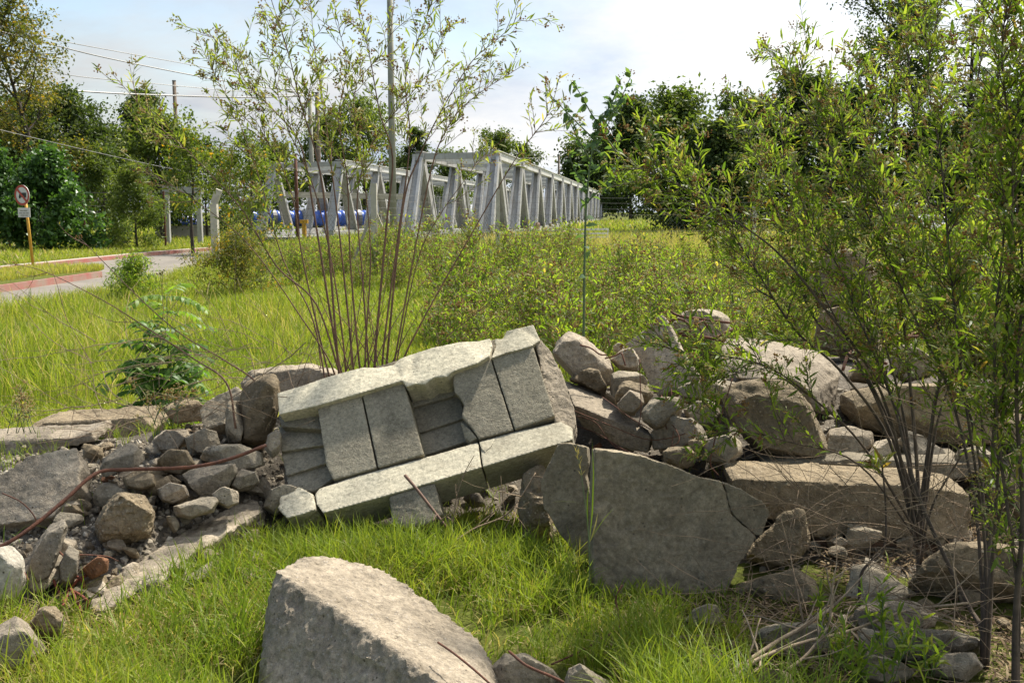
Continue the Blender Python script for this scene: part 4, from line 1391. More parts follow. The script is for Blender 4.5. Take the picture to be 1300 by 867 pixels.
pl = Plant(34)
for pts, dd, r0, t0 in [([(1290, 900), (1292, 780), (1296, 650), (1288, 500), (1300, 350), (1290, 200), (1310, 60)], .2, .012, .4),
                        ([(1290, 900), (1292, 800), (1300, 650), (1330, 500), (1345, 300), (1340, 120)], .2, .008, .3),
                        ([(1290, 900), (1294, 760), (1270, 560), (1262, 420), (1275, 280), (1265, 120), (1285, 0)], .3, .007, .35)]:
    s = stem_px(pl, pts, dd, r0, d0=3.1, r1=.002)
    dens(pl, s, t0, 13)
plant_thing(pl, 'tall_shrub', P(1290, 880, 3.1), 'shrub whose dark trunk leaves the photo at the lower right corner', 'shrub', 'bark_grey', 'leaf_shrub')

pl = Plant(35)
for pts, dd, r0, t0, pm in [([(1163, 780), (1168, 700), (1166, 600), (1158, 500), (1150, 440), (1146, 380), (1142, 330), (1120, 230), (1100, 150), (1085, 70)], 1.1, .011, .42, 15),
                            ([(1166, 730), (1160, 640), (1143, 540), (1129, 497), (1115, 453), (1097, 409), (1060, 330), (1010, 250), (960, 160)], 1.0, .011, .48, 15),
                            ([(1165, 700), (1130, 560), (1065, 470), (1010, 420), (960, 340), (925, 290), (885, 240), (862, 205)], .3, .008, .35, 13),
                            ([(1168, 690), (1120, 500), (1040, 380), (985, 320), (940, 286), (900, 262), (865, 240), (830, 222), (795, 211)], .2, .007, .5, 10),
                            ([(1168, 680), (1100, 570), (1050, 520), (980, 470), (920, 452), (872, 446), (838, 436)], -.2, .006, .3, 13),
                            ([(1166, 660), (1185, 520), (1200, 420), (1180, 300), (1150, 200), (1120, 120)], 1.3, .009, .42, 15),
                            ([(1165, 640), (1100, 480), (1030, 400), (1000, 310), (970, 220), (940, 150)], 1.3, .008, .42, 15),
                            ([(1168, 690), (1090, 590), (1000, 560), (930, 540), (890, 505)], -.1, .005, .35, 10),
                            ([(1168, 720), (1185, 640), (1228, 560), (1250, 480), (1240, 380)], -.1, .006, .45, 10),
                            ([(1166, 690), (1130, 540), (1075, 430), (1030, 340), (1000, 230), (990, 140)], .8, .007, .4, 8),
                            ([(1167, 680), (1150, 540), (1120, 430), (1090, 340), (1060, 250), (1030, 170)], .9, .007, .4, 8),
                            ([(1168, 680), (1190, 540), (1220, 450), (1240, 350), (1235, 250)], .6, .007, .4, 14),
                            ([(1168, 690), (1180, 560), (1195, 480), (1215, 400), (1260, 330)], .2, .006, .4, 13),]:
    s = stem_px(pl, pts, dd, r0, d0=4.0, r1=.0018)
    dens(pl, s, t0, pm)
plant_thing(pl, 'tall_shrub', P(1163, 770, 4.0), 'slender shrub with long arching branches between the big shrub and the boulder', 'shrub', 'bark_grey', 'leaf_shrub')

pl = Plant(36)
s = stem_px(pl, [(1092, 770), (1094, 728), (1104, 712), (1120, 697), (1126, 660), (1124, 620), (1118, 590)], 0, .007, .003, d0=3.85)
dens(pl, s, .88, 90, twig=(.08, .16), leafL=.075, leafW=.014, sub=1, flower=.5, tint=.6)
plant_thing(pl, 'young_shrub', P(1092, 770, 3.85), 'young shoot with a curved bare stem and one leafy tip before the long beam', 'shrub', 'bark_grey', 'leaf_shrub')

# seedlings in the shaded corner
for i, (x, y, d, h) in enumerate([(1070, 850, 3.15, .16), (1120, 822, 3.3, .2), (1150, 835, 3.25, .2), (1180, 858, 3.12, .14), (1130, 868, 3.05, .18), (1050, 800, 3.5, .14), (1090, 866, 3.05, .12)]):
    pl = Plant(60 + i)
    for q in range(4):
        s = pl.path(P(x + pl.r.uniform(-8, 8), y, d), Vector((pl.r.uniform(-.4, .4), pl.r.uniform(-.4, .4), 1)), h * pl.r.uniform(.6, 1.1), 5, .1)
        pl.wood.tube(s, np.linspace(.002, .001, 6), 4)
        for j in range(1, 6):
            for _ in range(3):
                pl.leaf(s[j], (pl.rv() + Vector((0, 0, .7))), .07 * pl.r.uniform(.5, 1.1), .011, pl.r.uniform(.3, .9))
    plant_thing(pl, 'seedling', P(x, y, d), 'small green seedling with narrow leaves in the shaded litter under the big shrub', 'seedling', 'stem_green', 'leaf_weed', 'seedlings under the big shrub')

# weedy sprigs with flowers on the left heap
for i, (x, y, d, lab) in enumerate([(205, 540, 5.4, 'flowering weed growing out of the left heap'), (30, 550, 5.6, 'flowering weed at the left edge over the flat beam')]):
    pl = Plant(80 + i)
    for q in range(7):
        s = pl.path(P(x + pl.r.uniform(-22, 22), y, d + pl.r.uniform(-.1, .1)), Vector((pl.r.uniform(-.7, .7), pl.r.uniform(-.5, .3), 1)), pl.r.uniform(.14, .3), 6, .12)
        pl.wood.tube(s, np.linspace(.0025, .001, 7), 4)
        clothe(pl, s, .2, 25, (.05, .12), .03, .007, .02, .6, .9, 1, fsize=.0045, fn=16)
    plant_thing(pl, 'flowering_weed', P(x, y, d), lab, 'weed', 'stem_green', 'leaf_pale')

# ------------------------------------------------------------------ sapling with feathered leaves
pl = Plant(40)
base = P(212, 548, 7.25)
for q, (dx, h) in enumerate([(0, 1.0), (-.14, .74), (.10, .62), (-.26, .52), (.20, .45), (-.05, .5)]):
    s = pl.path(base + Vector((dx * .3, pl.r.uniform(-.1, .1), 0)), Vector((dx * 1.3, pl.r.uniform(-.2, .2), 1)), h, 8, .05, .05)
    pl.wood.tube(s, np.linspace(.006, .003, 9), 5)
    for j in range(2, 9):
        for e in range(2 if j < 8 else 5):
            a = pl.r.uniform(0, 6.28)
            d = Vector((math.cos(a), math.sin(a), pl.r.uniform(.2, 1.3)))
            ra = pl.path(s[j], d, pl.r.uniform(.16, .36), 8, .06, -.13)
            pl.wood.tube(ra, np.linspace(.0018, .001, 9), 3, cap=False)
            for m_ in range(1, 9):
                t = (ra[m_] - ra[m_ - 1]).normalized()
                sd = t.cross(Vector((0, 0, 1))).normalized()
                for sg in (-1, 1):
                    pl.leaf(ra[m_], t * .45 + sd * sg + Vector((0, 0, -.35)), .085 * pl.r.uniform(.7, 1.15), .030, pl.r.uniform(.2, .9) if h < 1 or j < 7 else pl.r.uniform(.7, 1))
plant_thing(pl, 'leafy_sapling', base, 'dark green sapling with feathered leaves in the sunny grass left of the heap', 'sapling', 'stem_green', 'leaf_sap', curl=.2)

# ------------------------------------------------------------------ tall single plant with broad leaves
pl = Plant(41)
s = stem_px(pl, [(741, 460), (741, 400), (743, 300), (746, 240), (752, 190), (760, 160), (775, 135)], 0, .0125, .005, d0=8.0, wig=.002)
for fr, dx, ln in [(.62, -.5, .45), (.66, .6, .5), (.74, -.7, .5), (.8, .8, .5), (.86, -.5, .4), (.56, .8, .35), (.93, .5, .3), (.5, -.7, .3), (.45, .7, .35)]:
    i = int(fr * (len(s) - 1))
    b = pl.path(s[i], Vector((dx, pl.r.uniform(-.5, .5), .75)), ln, 6, .1, .04)
    pl.wood.tube(b, np.linspace(.007, .003, 7), 5)
    for j in range(1, 7):
        for _ in range(5 if j > 2 else 2):
            dv = pl.rv()
            pl.leaf(b[j], dv + Vector((0, 0, .1)), .09 * pl.r.uniform(.55, 1.15), .04, pl.r.uniform(.1, .9))
    if dx != .7:
        pl.flower(b[-1] + Vector((0, 0, .04)), 9, .06, .006, .3)
for j in range(int(len(s) * .25), len(s)):
    for _ in range(3 if j > len(s) * .45 else 1):
        pl.leaf(s[j], pl.rv() + Vector((0, 0, .1)), .105 * pl.r.uniform(.6, 1.1), .048, pl.r.uniform(.1, .8))
plant_thing(pl, 'broad_leaf_plant', P(741, 460, 8.0), 'tall single plant on a smooth green stem with broad grey green leaves', 'plant', 'stem_green', 'leaf_tob', stem_name='stem', curl=.25)

# ------------------------------------------------------------------ dead sticks
def stick(pts, r0, r1, label, mat='dead', name='dead_branch', cat='branch', side=0, seed=1, ln=(.1, .3), cone=.9):
    pl = Plant(seed)
    s = spl([P(*q) for q in pts], 6)
    pl.wood.tube(s, np.linspace(r0, r1, len(s)), 6)
    for _ in range(side):
        i = pl.r.randint(int(len(s) * .2), len(s) - 2)
        tg = (s[i + 1] - s[i]).normalized()
        b = pl.path(s[i], tg * .5 + pl.rv() * cone, pl.r.uniform(*ln), 5, .15)
        pl.wood.tube(b, np.linspace(r1 * .9, r1 * .4, 6), 4)
        if pl.r.random() < .5:
            c_ = pl.path(b[3], pl.rv() * .6 + tg * .5, pl.r.uniform(*ln) * .5, 4, .2)
            pl.wood.tube(c_, np.linspace(r1 * .6, r1 * .3, 5), 3)
    return put(name, pl.wood, M[mat], None, label, cat, smooth=True, loc=P(*pts[0]))


stick([(514, 603, 4.55), (530, 622, 4.5), (548, 645, 4.45), (566, 668, 4.4)], .008, .006, 'brown stick leaning over the foot of the block slab', 'bark_red', side=2, seed=2, ln=(.04, .08))
stick([(560, 700, 4.35), (600, 672, 4.45), (640, 655, 4.5), (662, 630, 4.5), (680, 600, 4.55)], .005, .003, 'forked dry whitish branch under the lower joist', 'twig', side=9, seed=3)
stick([(575, 665, 4.4), (580, 630, 4.42), (590, 600, 4.45), (602, 578, 4.45)], .003, .0015, 'thin dry stalk standing before the lower joist', 'twig', side=6, seed=4, ln=(.06, .18))
stick([(905, 866, 3.1), (940, 845, 3.15), (985, 815, 3.25), (1020, 795, 3.3), (1050, 775, 3.35), (1062, 765, 3.4)], .009, .005, 'thick dead branch slanting up from the bottom edge', 'dead', side=10, seed=5)
stick([(930, 862, 3.05), (965, 835, 3.1), (1020, 815, 3.2), (1080, 800, 3.3), (1150, 775, 3.4), (1230, 765, 3.4)], .007, .004, 'long dead branch lying across the shaded stones', 'dead', side=14, seed=6)
stick([(1000, 850, 3.1), (1025, 830, 3.15), (1048, 800, 3.2), (1056, 778, 3.25)], .006, .004, 'short dead branch crossing the thick slanting one', 'dead', side=6, seed=7)
stick([(1022, 800, 3.5), (1012, 750, 3.6), (1002, 700, 3.7), (990, 655, 3.75)], .004, .0025, 'tall grey dead stalk in front of the brown pebbly chunk', 'twig', side=6, seed=8)
stick([(1040, 588, 4.3), (1120, 592, 4.3), (1200, 590, 4.3), (1250, 588, 4.3)], .005, .003, 'straight pale dry stem lying along the narrow beam', 'twig', side=3, seed=9)

# dry tangle: stuff
pl = Plant(50)
r = pl.r
for i in range(390):
    u = r.random()
    if u < .42:
        p = P(r.uniform(1000, 1310), r.uniform(620, 860), r.uniform(3.2, 4.3))
        d = Vector((r.uniform(-1, 1), r.uniform(-.5, .5), r.uniform(-.5, .7)))
        ln, rad = r.uniform(.25, .8), r.uniform(.0009, .0022)
    elif u < .57:
        p = P(r.uniform(960, 1300), r.uniform(540, 700), r.uniform(3.7, 4.5))
        d = Vector((r.uniform(-1, .4), r.uniform(-.4, .4), r.uniform(-.2, 1)))
        ln, rad = r.uniform(.3, .9), r.uniform(.0008, .002)
    elif u < .80:
        p = P(r.uniform(100, 420), r.uniform(430, 560), r.uniform(5.0, 6.2))
        d = Vector((r.uniform(-1, .5), r.uniform(-.4, .4), r.uniform(-.2, .6)))
        ln, rad = r.uniform(.3, .8), r.uniform(.0012, .0028)
    else:
        p = G(r.uniform(850, 1200), r.uniform(770, 866), r.uniform(.01, .06))
        d = Vector((r.uniform(-1, 1), r.uniform(-.6, .6), r.uniform(-.05, .25)))
        ln, rad = r.uniform(.15, .5), r.uniform(.0012, .003)
    s = pl.path(p, d, ln, 7, .22, -.03)
    if min(q.z for q in s) < -.05:
        continue
    pl.wood.tube(s, np.linspace(rad, rad * .5, 8), 4, r.random(), cap=False)
    if r.random() < .6:
        b = pl.path(s[3], (s[4] - s[3]).normalized() * .8 + pl.rv() * .6, ln * .4, 5, .15)
        pl.wood.tube(b, np.linspace(rad * .7, rad * .4, 6), 3, cap=False)
put('dry_twigs', pl.wood, M['twig'], kind='stuff', smooth=True)

# ------------------------------------------------------------------ grass
RN = np.random.default_rng(12)


def blades(g, x, y, z, h, w, bend, tint, az=None):
    n = len(x)
    az = RN.uniform(0, 2 * math.pi, n) if az is None else az
    ld = np.stack([np.cos(az), np.sin(az), np.zeros(n)], 1)
    fa = RN.uniform(0, math.pi, n)
    sd = np.stack([np.cos(fa), np.sin(fa), np.zeros(n)], 1)
    b = np.stack([x, y, z], 1)
    up = np.array([0, 0, 1.0])
    vs_ = []
    for t, wf in ((0, .75), (.4, 1.0), (.75, .7), (1.0, 0)):
        c = b + up * (h * t * (1 - .45 * bend * t))[:, None] + ld * (h * bend * t ** 1.8)[:, None]
        if wf > 0:
            vs_ += [c - sd * (w * wf / 2)[:, None], c + sd * (w * wf / 2)[:, None]]
        else:
            vs_.append(c)
    v = np.stack(vs_, 1).reshape(-1, 3)
    k_ = np.arange(n)[:, None] * 7
    f4 = np.concatenate([k_ + np.array([[0, 1, 3, 2]]), k_ + np.array([[2, 3, 5, 4]])])
    f3 = k_ + np.array([[4, 5, 6]])
    g.add(v, f3, f4, np.repeat(np.clip(tint, 0, 1), 7))


def in_view(x, y, m=1.12):
    return np.abs(x) < (650 / FOC) * (y + .25) * m + .25


def free(x, y):
    kx = np.floor(x / .04).astype(int)
    ky = np.floor(y / .04).astype(int)
    return np.array([(a, b) not in FOOT for a, b in zip(kx.tolist(), ky.tolist())])


def nz(x, y, sc, seed, o=3):
    return fbm(np.stack([x * sc, y * sc, np.full(len(x), .5)], 1), o, seed)


g = Geo()
# near lawn between the stones, in tufts
nt_ = 17000
tx, ty = RN.uniform(-2.6, 2.6, nt_), RN.uniform(2.75, 5.35, nt_)
den = nz(tx, ty, 1.4, 5)
mh = mound(tx, ty)
okm = in_view(tx, ty) & free(tx, ty) & (mh < .03)
# thinner under the big shrub on the right
shade_ = np.clip((tx - .62) / .45, 0, 1)
okm &= RN.random(nt_) > shade_ * .95
okm &= ~((tx > -.16) & (tx < .38) & (ty < 3.28))
okm &= RN.random(nt_) < .66 + den * 1.3
tx, ty, den = tx[okm], ty[okm], den[okm]
per = 8
bx = np.repeat(tx, per) + RN.normal(0, .014, len(tx) * per)
by = np.repeat(ty, per) + RN.normal(0, .014, len(tx) * per)
hh = np.repeat(np.clip(.165 + .12 * den, .06, .34), per) * RN.uniform(.4, 1.6, len(bx))
hh *= np.where((by > 3.55) & (bx > .3), .55, np.where(by > 4.4, .8, 1.0))
tn = np.repeat(.48 + .26 * nz(tx, ty, 2.0, 8) + RN.normal(0, .08, len(tx)), per) + RN.normal(0, .07, len(bx))
straw = RN.random(len(bx)) < (.20 + .55 * np.clip(-np.repeat(nz(tx, ty, 1.1, 31), per) + .1, 0, 1))
tn = np.where(straw, RN.uniform(.84, 1, len(bx)), tn)
hh = np.where(straw, hh * .7, hh)
kf = free(bx, by)
bx, by, hh, tn, straw = bx[kf], by[kf], hh[kf], tn[kf], straw[kf]
blades(g, bx, by, gz(bx, by), hh, RN.uniform(.0028, .0065, len(bx)), np.where(straw, RN.uniform(.4, 1.4, len(bx)), RN.uniform(.12, .9, len(bx))), tn)
# few blades growing through the rubble
n = 1500
tx, ty = RN.uniform(-3, 3.4, n), RN.uniform(3.8, 6.6, n)
k1 = (mound(tx, ty) > .03) & (nz(tx, ty, 2.2, 41) > .12)
tx, ty = tx[k1], ty[k1]
bx = np.repeat(tx, 5) + RN.normal(0, .02, len(tx) * 5)
by = np.repeat(ty, 5) + RN.normal(0, .02, len(tx) * 5)
blades(g, bx, by, mound(bx, by) - .02, RN.uniform(.06, .16, len(bx)), RN.uniform(.003, .005, len(bx)), RN.uniform(.2, .9, len(bx)), RN.normal(.45, .1, len(bx)))
put('grass', g, M['grass'], kind='stuff')

# field behind the heap
g = Geo()


def zone(n, y0, y1, hf, w0, w1, tintf, bend=(.15, .8), keep=None, xr=None, straw=.08):
    v = RN.random(n)
    y = np.sqrt(y0 ** 2 + v * (y1 ** 2 - y0 ** 2))
    lim = (650 / FOC) * (y + .3) * 1.12 + .3
    x = RN.uniform(-1, 1, n) * lim
    ok = mound(x, y) < .02
    if keep is not None:
        ok &= keep(x, y)
    x, y = x[ok], y[ok]
    h = hf(x, y) * RN.uniform(.55, 1.25, len(x))
    t = tintf(x, y) + RN.normal(0, .07, len(x))
    st = RN.random(len(x)) < straw
    t = np.where(st, RN.uniform(.8, 1, len(x)), t)
    s = np.sqrt(y / y0)
    blades(g, x, y, gz(x, y) - .01, h, RN.uniform(w0, w1, len(x)) * s, RN.uniform(*bend, len(x)), t)


def road_free(x, y):
    # road, kerbs and island lie left of this line
    near = np.interp(y, [10, 15, 19, 26, 36, 60], [-8.3, -8.0, -7.6, -8.5, -9.9, -12.5])
    far = np.interp(y, [10, 26, 42, 60], [-14.6, -13.9, -12.6, -12.6])
    return ~((x < near) & (x > far) & (y > 13))


def h1(x, y):
    return np.clip(.16 + .10 * nz(x, y, .5, 51), .07, .4) + np.where((x < -2.8) & (y > 9.2), .10, 0) * (.6 + nz(x, y, .8, 53))


def t1(x, y):
    return .46 + .22 * nz(x, y, .6, 52) + .06 * nz(x, y, 3, 57)


zone(150000, 6.6, 13, h1, .0045, .008, t1)


def h2(x, y):
    wild = np.clip((x + 1.5) / 2.5, 0, 1)
    return np.clip(.20 + .12 * nz(x, y, .35, 61), .08, .5) + wild * .22


zone(130000, 13, 27, h2, .008, .014, lambda x, y: .45 + .2 * nz(x, y, .3, 62), keep=road_free)


def h3(x, y):
    return np.clip(.34 + .2 * nz(x, y, .2, 71), .15, .8) + np.where(x > -9, .30, 0)


zone(110000, 27, 60, h3, .018, .034, lambda x, y: .52 + .2 * nz(x, y, .15, 72), keep=road_free, straw=.14)
zone(50000, 58, 130, lambda x, y: .7 + .2 * nz(x, y, .1, 73), .06, .11, lambda x, y: .52 + .2 * nz(x, y, .1, 74), straw=.15)
# tall straw coloured seeding grass towards the trees on the right and in clumps on the left
zone(60000, 22, 44, lambda x, y: np.clip(.85 + .25 * nz(x, y, .3, 75), .4, 1.3), .008, .014, lambda x, y: .78 + .06 * nz(x, y, .4, 76), (.05, .45),
     keep=lambda x, y: (x > -1.0) & (y > 26) & (nz(x, y, .25, 77) > -.02), straw=.3)
zone(42000, 8.0, 16, lambda x, y: np.clip(.46 + .3 * nz(x, y, .9, 78), .2, .9), .005, .009, lambda x, y: .52 + .2 * nz(x, y, .9, 79), (.1, .6),
     keep=lambda x, y: (x < -2.3) & (nz(x, y, .9, 80) > .06 - .12 * (x < -3.4)) & road_free(x, y), straw=.14)
put('field_grass', g, M['grass'], kind='stuff')

# dead leaves, straw and bark crumbs under the shrubs
g = Geo()
n = 26000
x, y = RN.uniform(.35, 2.9, n), RN.uniform(2.8, 5.2, n)
ok = (RN.random(n) < np.clip((x - .35) / .6, .05, 1)) & in_view(x, y) & free(x, y)
x, y = x[ok], y[ok]
n = len(x)
z = np.maximum(gz(x, y), mound(x, y) - .03) + RN.uniform(0, .035, n)
dv = np.stack([RN.normal(0, 1, n), RN.normal(0, 1, n), RN.normal(0, .22, n)], 1)
g.leaves(np.stack([x, y, z], 1), dv, np.stack([RN.normal(0, .4, n), RN.normal(0, .4, n), np.ones(n)], 1), RN.uniform(.02, .085, n), RN.uniform(.003, .013, n), RN.uniform(0, 1, n), .15)
M['litter'] = leafmat('dead_leaf_litter', [(0, (.05, .034, .022)), (.45, (.13, .09, .055)), (.8, (.24, .175, .10)), (1, (.34, .27, .17))], .15, .9, .1, (1, .9, .7))
put('leaf_litter', g, M['litter'], kind='stuff')

# one tall seeding stalk before the cracked slab
pl = Plant(90)
b0 = P(748, 745, 3.82)
s = spl([b0, P(748, 690, 3.8), P(743, 640, 3.8), P(736, 590, 3.8), P(731, 572, 3.8)], 6)
pl.wood.tube(s, np.linspace(.0025, .0012, len(s)), 5)
for i in range(9):
    q = s[-1 - i]
    for _ in range(3):
        pl.leaf(q, Vector((pl.r.uniform(-.6, .6), pl.r.uniform(-.6, .6), 1)), .03, .004, .95)
for a, t in (((700, 632, 3.8), .55), ((760, 560, 3.78), .4), ((742, 610, 3.85), .3), ((775, 640, 3.8), .6), ((762, 650, 3.85), .9)):
    d = P(*a) - s[6 if a[0] != 700 else 12]
    pl.leaf(s[6 if a[0] != 700 else 12], d, d.length, .008, t)
plant_thing(pl, 'grass_stalk', b0, 'single tall yellow green grass stalk with a seed head before the narrow standing slab', 'grass stalk', 'stem_green', 'grass')

# ------------------------------------------------------------------ leafy weeds of the field
def weed(seed, h, spread, n):
    pl = Plant(seed)
    for _ in range(n):
        d = Vector((pl.r.gauss(0, spread), pl.r.gauss(0, spread), 1))
        s = pl.path(Vector((pl.r.gauss(0, .09), pl.r.gauss(0, .09), -.03)), d, h * pl.r.uniform(.65, 1.1), 6, .1, .04)
        pl.wood.tube(s, np.linspace(.004, .0015, 7), 4, cap=False)
        clothe(pl, s, .2, 19, (.08, .26), .066, .018, .034, .5, .32, 1, .05, 1, lf_all=True, fsize=.009, fn=9)
    return pl


WL = 'leafy yellow green weed bush in the overgrown field behind the rubble'
WG = 'weed bushes of the overgrown field'
wroots = []
for i in range(5):
    pl = weed(200 + i, .72 + .07 * i, .36, 17)
    wroots.append(plant_thing(pl, 'weed_bush', (0, 0, 0), WL, 'weed', 'bark_red', 'leaf_weed', WG, stem_name='stems'))
rr = random.Random(77)
used = set()
spots = []
for _ in range(6000):
    if len(spots) >= 170:
        break
    d = rr.choice([rr.uniform(9, 13), rr.uniform(11, 19), rr.uniform(14, 27), rr.uniform(20, 30)])
    px = rr.uniform(545, 1240) if d < 20 else rr.uniform(300, 1200)
    q = P(px, 300, d)
    if all((q.x - a) ** 2 + (q.y - b) ** 2 > (.40 + d * .012) ** 2 for a, b in spots):
        spots.append((q.x, q.y))
for i, (x, y) in enumerate(spots):
    w_ = wroots[i % 5]
    zg = float(gz(np.array([x]), np.array([y]))[0])
    sc = rr.choice((.6, .75, .9, 1.1, 1.35)) * rr.uniform(.85, 1.15) * (1 + max(0, y - 14) * .008)
    if w_ not in used:
        used.add(w_)
        w_.location = (x, y, zg)
        w_.scale = (sc,) * 3
    else:
        copy_tree(w_, (x, y, zg), rr.uniform(0, 6.28), sc)
# ------------------------------------------------------------------ trees
M['crown_dark'] = leafmat('dark_crown_leaf', [(0, (0.03, 0.05, 0.016)), (.5, (0.065, 0.098, 0.028)), (1, (0.14, 0.17, 0.05))], .42, .55, .25)
M['crown_mid'] = leafmat('mid_crown_leaf', [(0, (0.05, 0.085, 0.02)), (.5, (0.11, 0.155, 0.035)), (1, (0.21, 0.235, 0.055))], .45, .5, .3)
M['crown_yellow'] = leafmat('yellowing_crown_leaf', [(0, (0.05, 0.07, 0.02)), (.5, (0.11, 0.125, 0.03)), (.8, (0.24, 0.20, 0.04)), (1, (0.40, 0.24, 0.03))], .45, .5, .3)
M['crown_gloss'] = leafmat('glossy_bush_leaf', [(0, (0.03, 0.07, 0.02)), (.5, (0.065, 0.14, 0.035)), (1, (0.13, 0.23, 0.06))], .4, .4, .4)
M['crown_lime'] = leafmat('lime_bush_leaf', [(0, (0.06, 0.10, 0.015)), (.6, (0.14, 0.19, 0.03)), (.88, (0.22, 0.25, 0.05)), (.94, (0.5, 0.28, 0.02)), (1, (0.55, 0.30, 0.02))], .45, .5, .3)
M['bark'] = plain('tree_bark', (0.075, 0.058, 0.045), (0.035, 0.028, 0.022), 6, 0.95, 0, 0.5)


def tree(seed, H, rad, name, label, mat, group=None, cb=.3, nl=11, ns=5, nt=4, per=34, ls=.2, sig=.34, tr=None, shape='round', lean=0, wide=.55, dens=1.0):
    r = random.Random(seed)
    rn = np.random.default_rng(seed)
    pl = Plant(seed)
    tr = tr or H * .017
    top = Vector((lean * H * .3, r.uniform(-.02, .02) * H, H * .93))
    tk = spl([Vector((0, 0, -.1)), Vector((lean * H * .02 + r.uniform(-.02, .02) * H, 0, H * .33)), Vector((lean * H * .12 + r.uniform(-.02, .02) * H, r.uniform(-.02, .02) * H, H * .62)), top], 6)
    pl.wood.tube(tk, np.linspace(tr, tr * .18, len(tk)), 7)
    tips = []
    for i in range(nl):
        t = cb + (1 - cb) * ((i + r.random()) / nl)
        x = t * (len(tk) - 1)
        j = min(int(x), len(tk) - 2)
        p = tk[j].lerp(tk[j + 1], x - j)
        u = (t - cb) / (1 - cb)
        if shape == 'round':
            ln = rad * (math.sin(math.pi * (.18 + .72 * u)) ** .6)
            el = .25 + 1.0 * u
        elif shape == 'top':
            ln = rad * (.45 + .75 * u if u < .8 else 1.0)
            el = .5 + .5 * u
        elif shape == 'bush':
            ln = rad * (1 - .55 * u)
            el = .1 + 1.1 * u
        else:
            ln = rad * (1 - u) ** .8 + .25
            el = .35
        a = i * 2.4 + r.uniform(-.5, .5)
        lb = pl.path(p, Vector((math.cos(a) * math.cos(el), math.sin(a) * math.cos(el), math.sin(el))), ln * r.uniform(.75, 1.15), 6, .14, .03)
        pl.wood.tube(lb, np.linspace(tr * .34, tr * .08, 7), 5, cap=False)
        tips.append(lb[-1])
        for s in range(ns):
            q = lb[r.randint(2, 6)]
            sb = pl.path(q, pl.rv() + (lb[-1] - lb[0]).normalized() * .7, ln * r.uniform(.25, .5), 4, .2, .02)
            pl.wood.tube(sb, np.linspace(tr * .11, tr * .04, 5), 4, cap=False)
            tips.append(sb[-1])
            for _ in range(nt):
                tb = pl.path(sb[r.randint(1, 4)], pl.rv(), ln * r.uniform(.10, .24), 2, .2)
                pl.wood.tube(tb, np.linspace(tr * .05, tr * .025, 3), 3, cap=False)
                tips.append(tb[-1])
    T = np.array([tuple(t) for t in tips])
    keep = rn.random(len(T)) < dens
    T = T[keep]
    tt = np.clip(.45 + .22 * rn.normal(size=len(T)), 0, 1)
    n = len(T) * per
    g = Geo()
    C = np.repeat(T, per, 0) + rn.normal(0, 1, (n, 3)) * np.array([sig, sig, sig * .7]) * rn.uniform(.3, 1.1, (n, 1))
    D = rn.normal(0, 1, (n, 3)) + np.array([0, 0, -.25])
    N = rn.normal(0, .7, (n, 3)) + np.array([0, 0, 1])
    sz = ls * rn.uniform(.5, 1.3, n)
    g.cards(C, D, N, sz, sz * wide, np.clip(np.repeat(tt, per) + rn.normal(0, .14, n), 0, 1))
    root = thing(name, (0, 0, 0), label, 'tree' if 'bush' not in name else 'bush', group)
    put('trunk', pl.wood, M['bark'], root, smooth=True)
    put('crown', g, M[mat], root)
    return root


def plant_tree(px, py_top, d, rpx, *a, **k):
    q = P(px, 268, d)
    H = 1.6 + (268 - py_top) * d / FOC
    t = tree(a[0], H, rpx * d / FOC, *a[1:], **k)
    t.location = (q.x, d, 0)
    t.rotation_euler = (0, 0, (a[0] * 1.7) % 6.28 if not k.get('lean') else 0)
    return t


# left
plant_tree(48, 22, 42, 82, 301, 'leaning_tree', 'leaning tree with thin yellowing foliage at the upper left edge', 'crown_yellow', cb=.35, nl=14, ns=6, nt=5, per=26, ls=.16, sig=.32, lean=-.45, dens=.85)
plant_tree(-15, 205, 38, 62, 302, 'glossy_bush', 'glossy dark green bush left of the road sign', 'crown_gloss', cb=.05, nl=14, ns=5, nt=5, per=26, ls=.19, sig=.26, shape='bush', wide=.7)
plant_tree(62, 206, 39, 58, 303, 'glossy_bush', 'glossy dark green bush right behind the road sign', 'crown_gloss', cb=.05, nl=14, ns=5, nt=5, per=26, ls=.19, sig=.26, shape='bush', wide=.7)
plant_tree(75, 150, 50, 75, 304, 'dark_tree', 'dark tree behind the glossy bushes', 'crown_dark', cb=.1, nl=14, ns=6, nt=5, per=34, ls=.22, sig=.42)
plant_tree(5, 165, 52, 70, 305, 'dark_tree', 'dark tree at the left edge behind the leaning one', 'crown_dark', cb=.1, nl=14, ns=6, nt=5, per=34, ls=.22, sig=.42)
plant_tree(132, 205, 43, 45, 306, 'feathery_bush', 'feathery green bush next to the glossy bushes', 'crown_mid', cb=.04, nl=12, ns=5, nt=4, per=34, ls=.17, sig=.25, shape='bush', wide=.3)
plant_tree(172, 222, 41, 42, 307, 'feathery_bush', 'low feathery bush in front of the far kerb', 'crown_mid', cb=.04, nl=12, ns=5, nt=4, per=34, ls=.15, sig=.25, shape='bush', wide=.3)
plant_tree(205, 176, 52, 62, 308, 'leafy_tree', 'round green tree under the dark dome shaped crown', 'crown_mid', cb=.12, nl=13, ns=5, nt=4, per=30, ls=.2, sig=.4)
plant_tree(128, 182, 54, 52, 309, 'leafy_tree', 'green tree between the leaning tree and the dome shaped crown', 'crown_dark', cb=.12, nl=13, ns=5, nt=4, per=30, ls=.2, sig=.4)
plant_tree(192, 138, 80, 44, 310, 'dark_tree', 'distant dark tree with a dome shaped crown against the sky', 'crown_dark', cb=.25, nl=14, ns=6, nt=5, per=36, ls=.28, sig=.42)
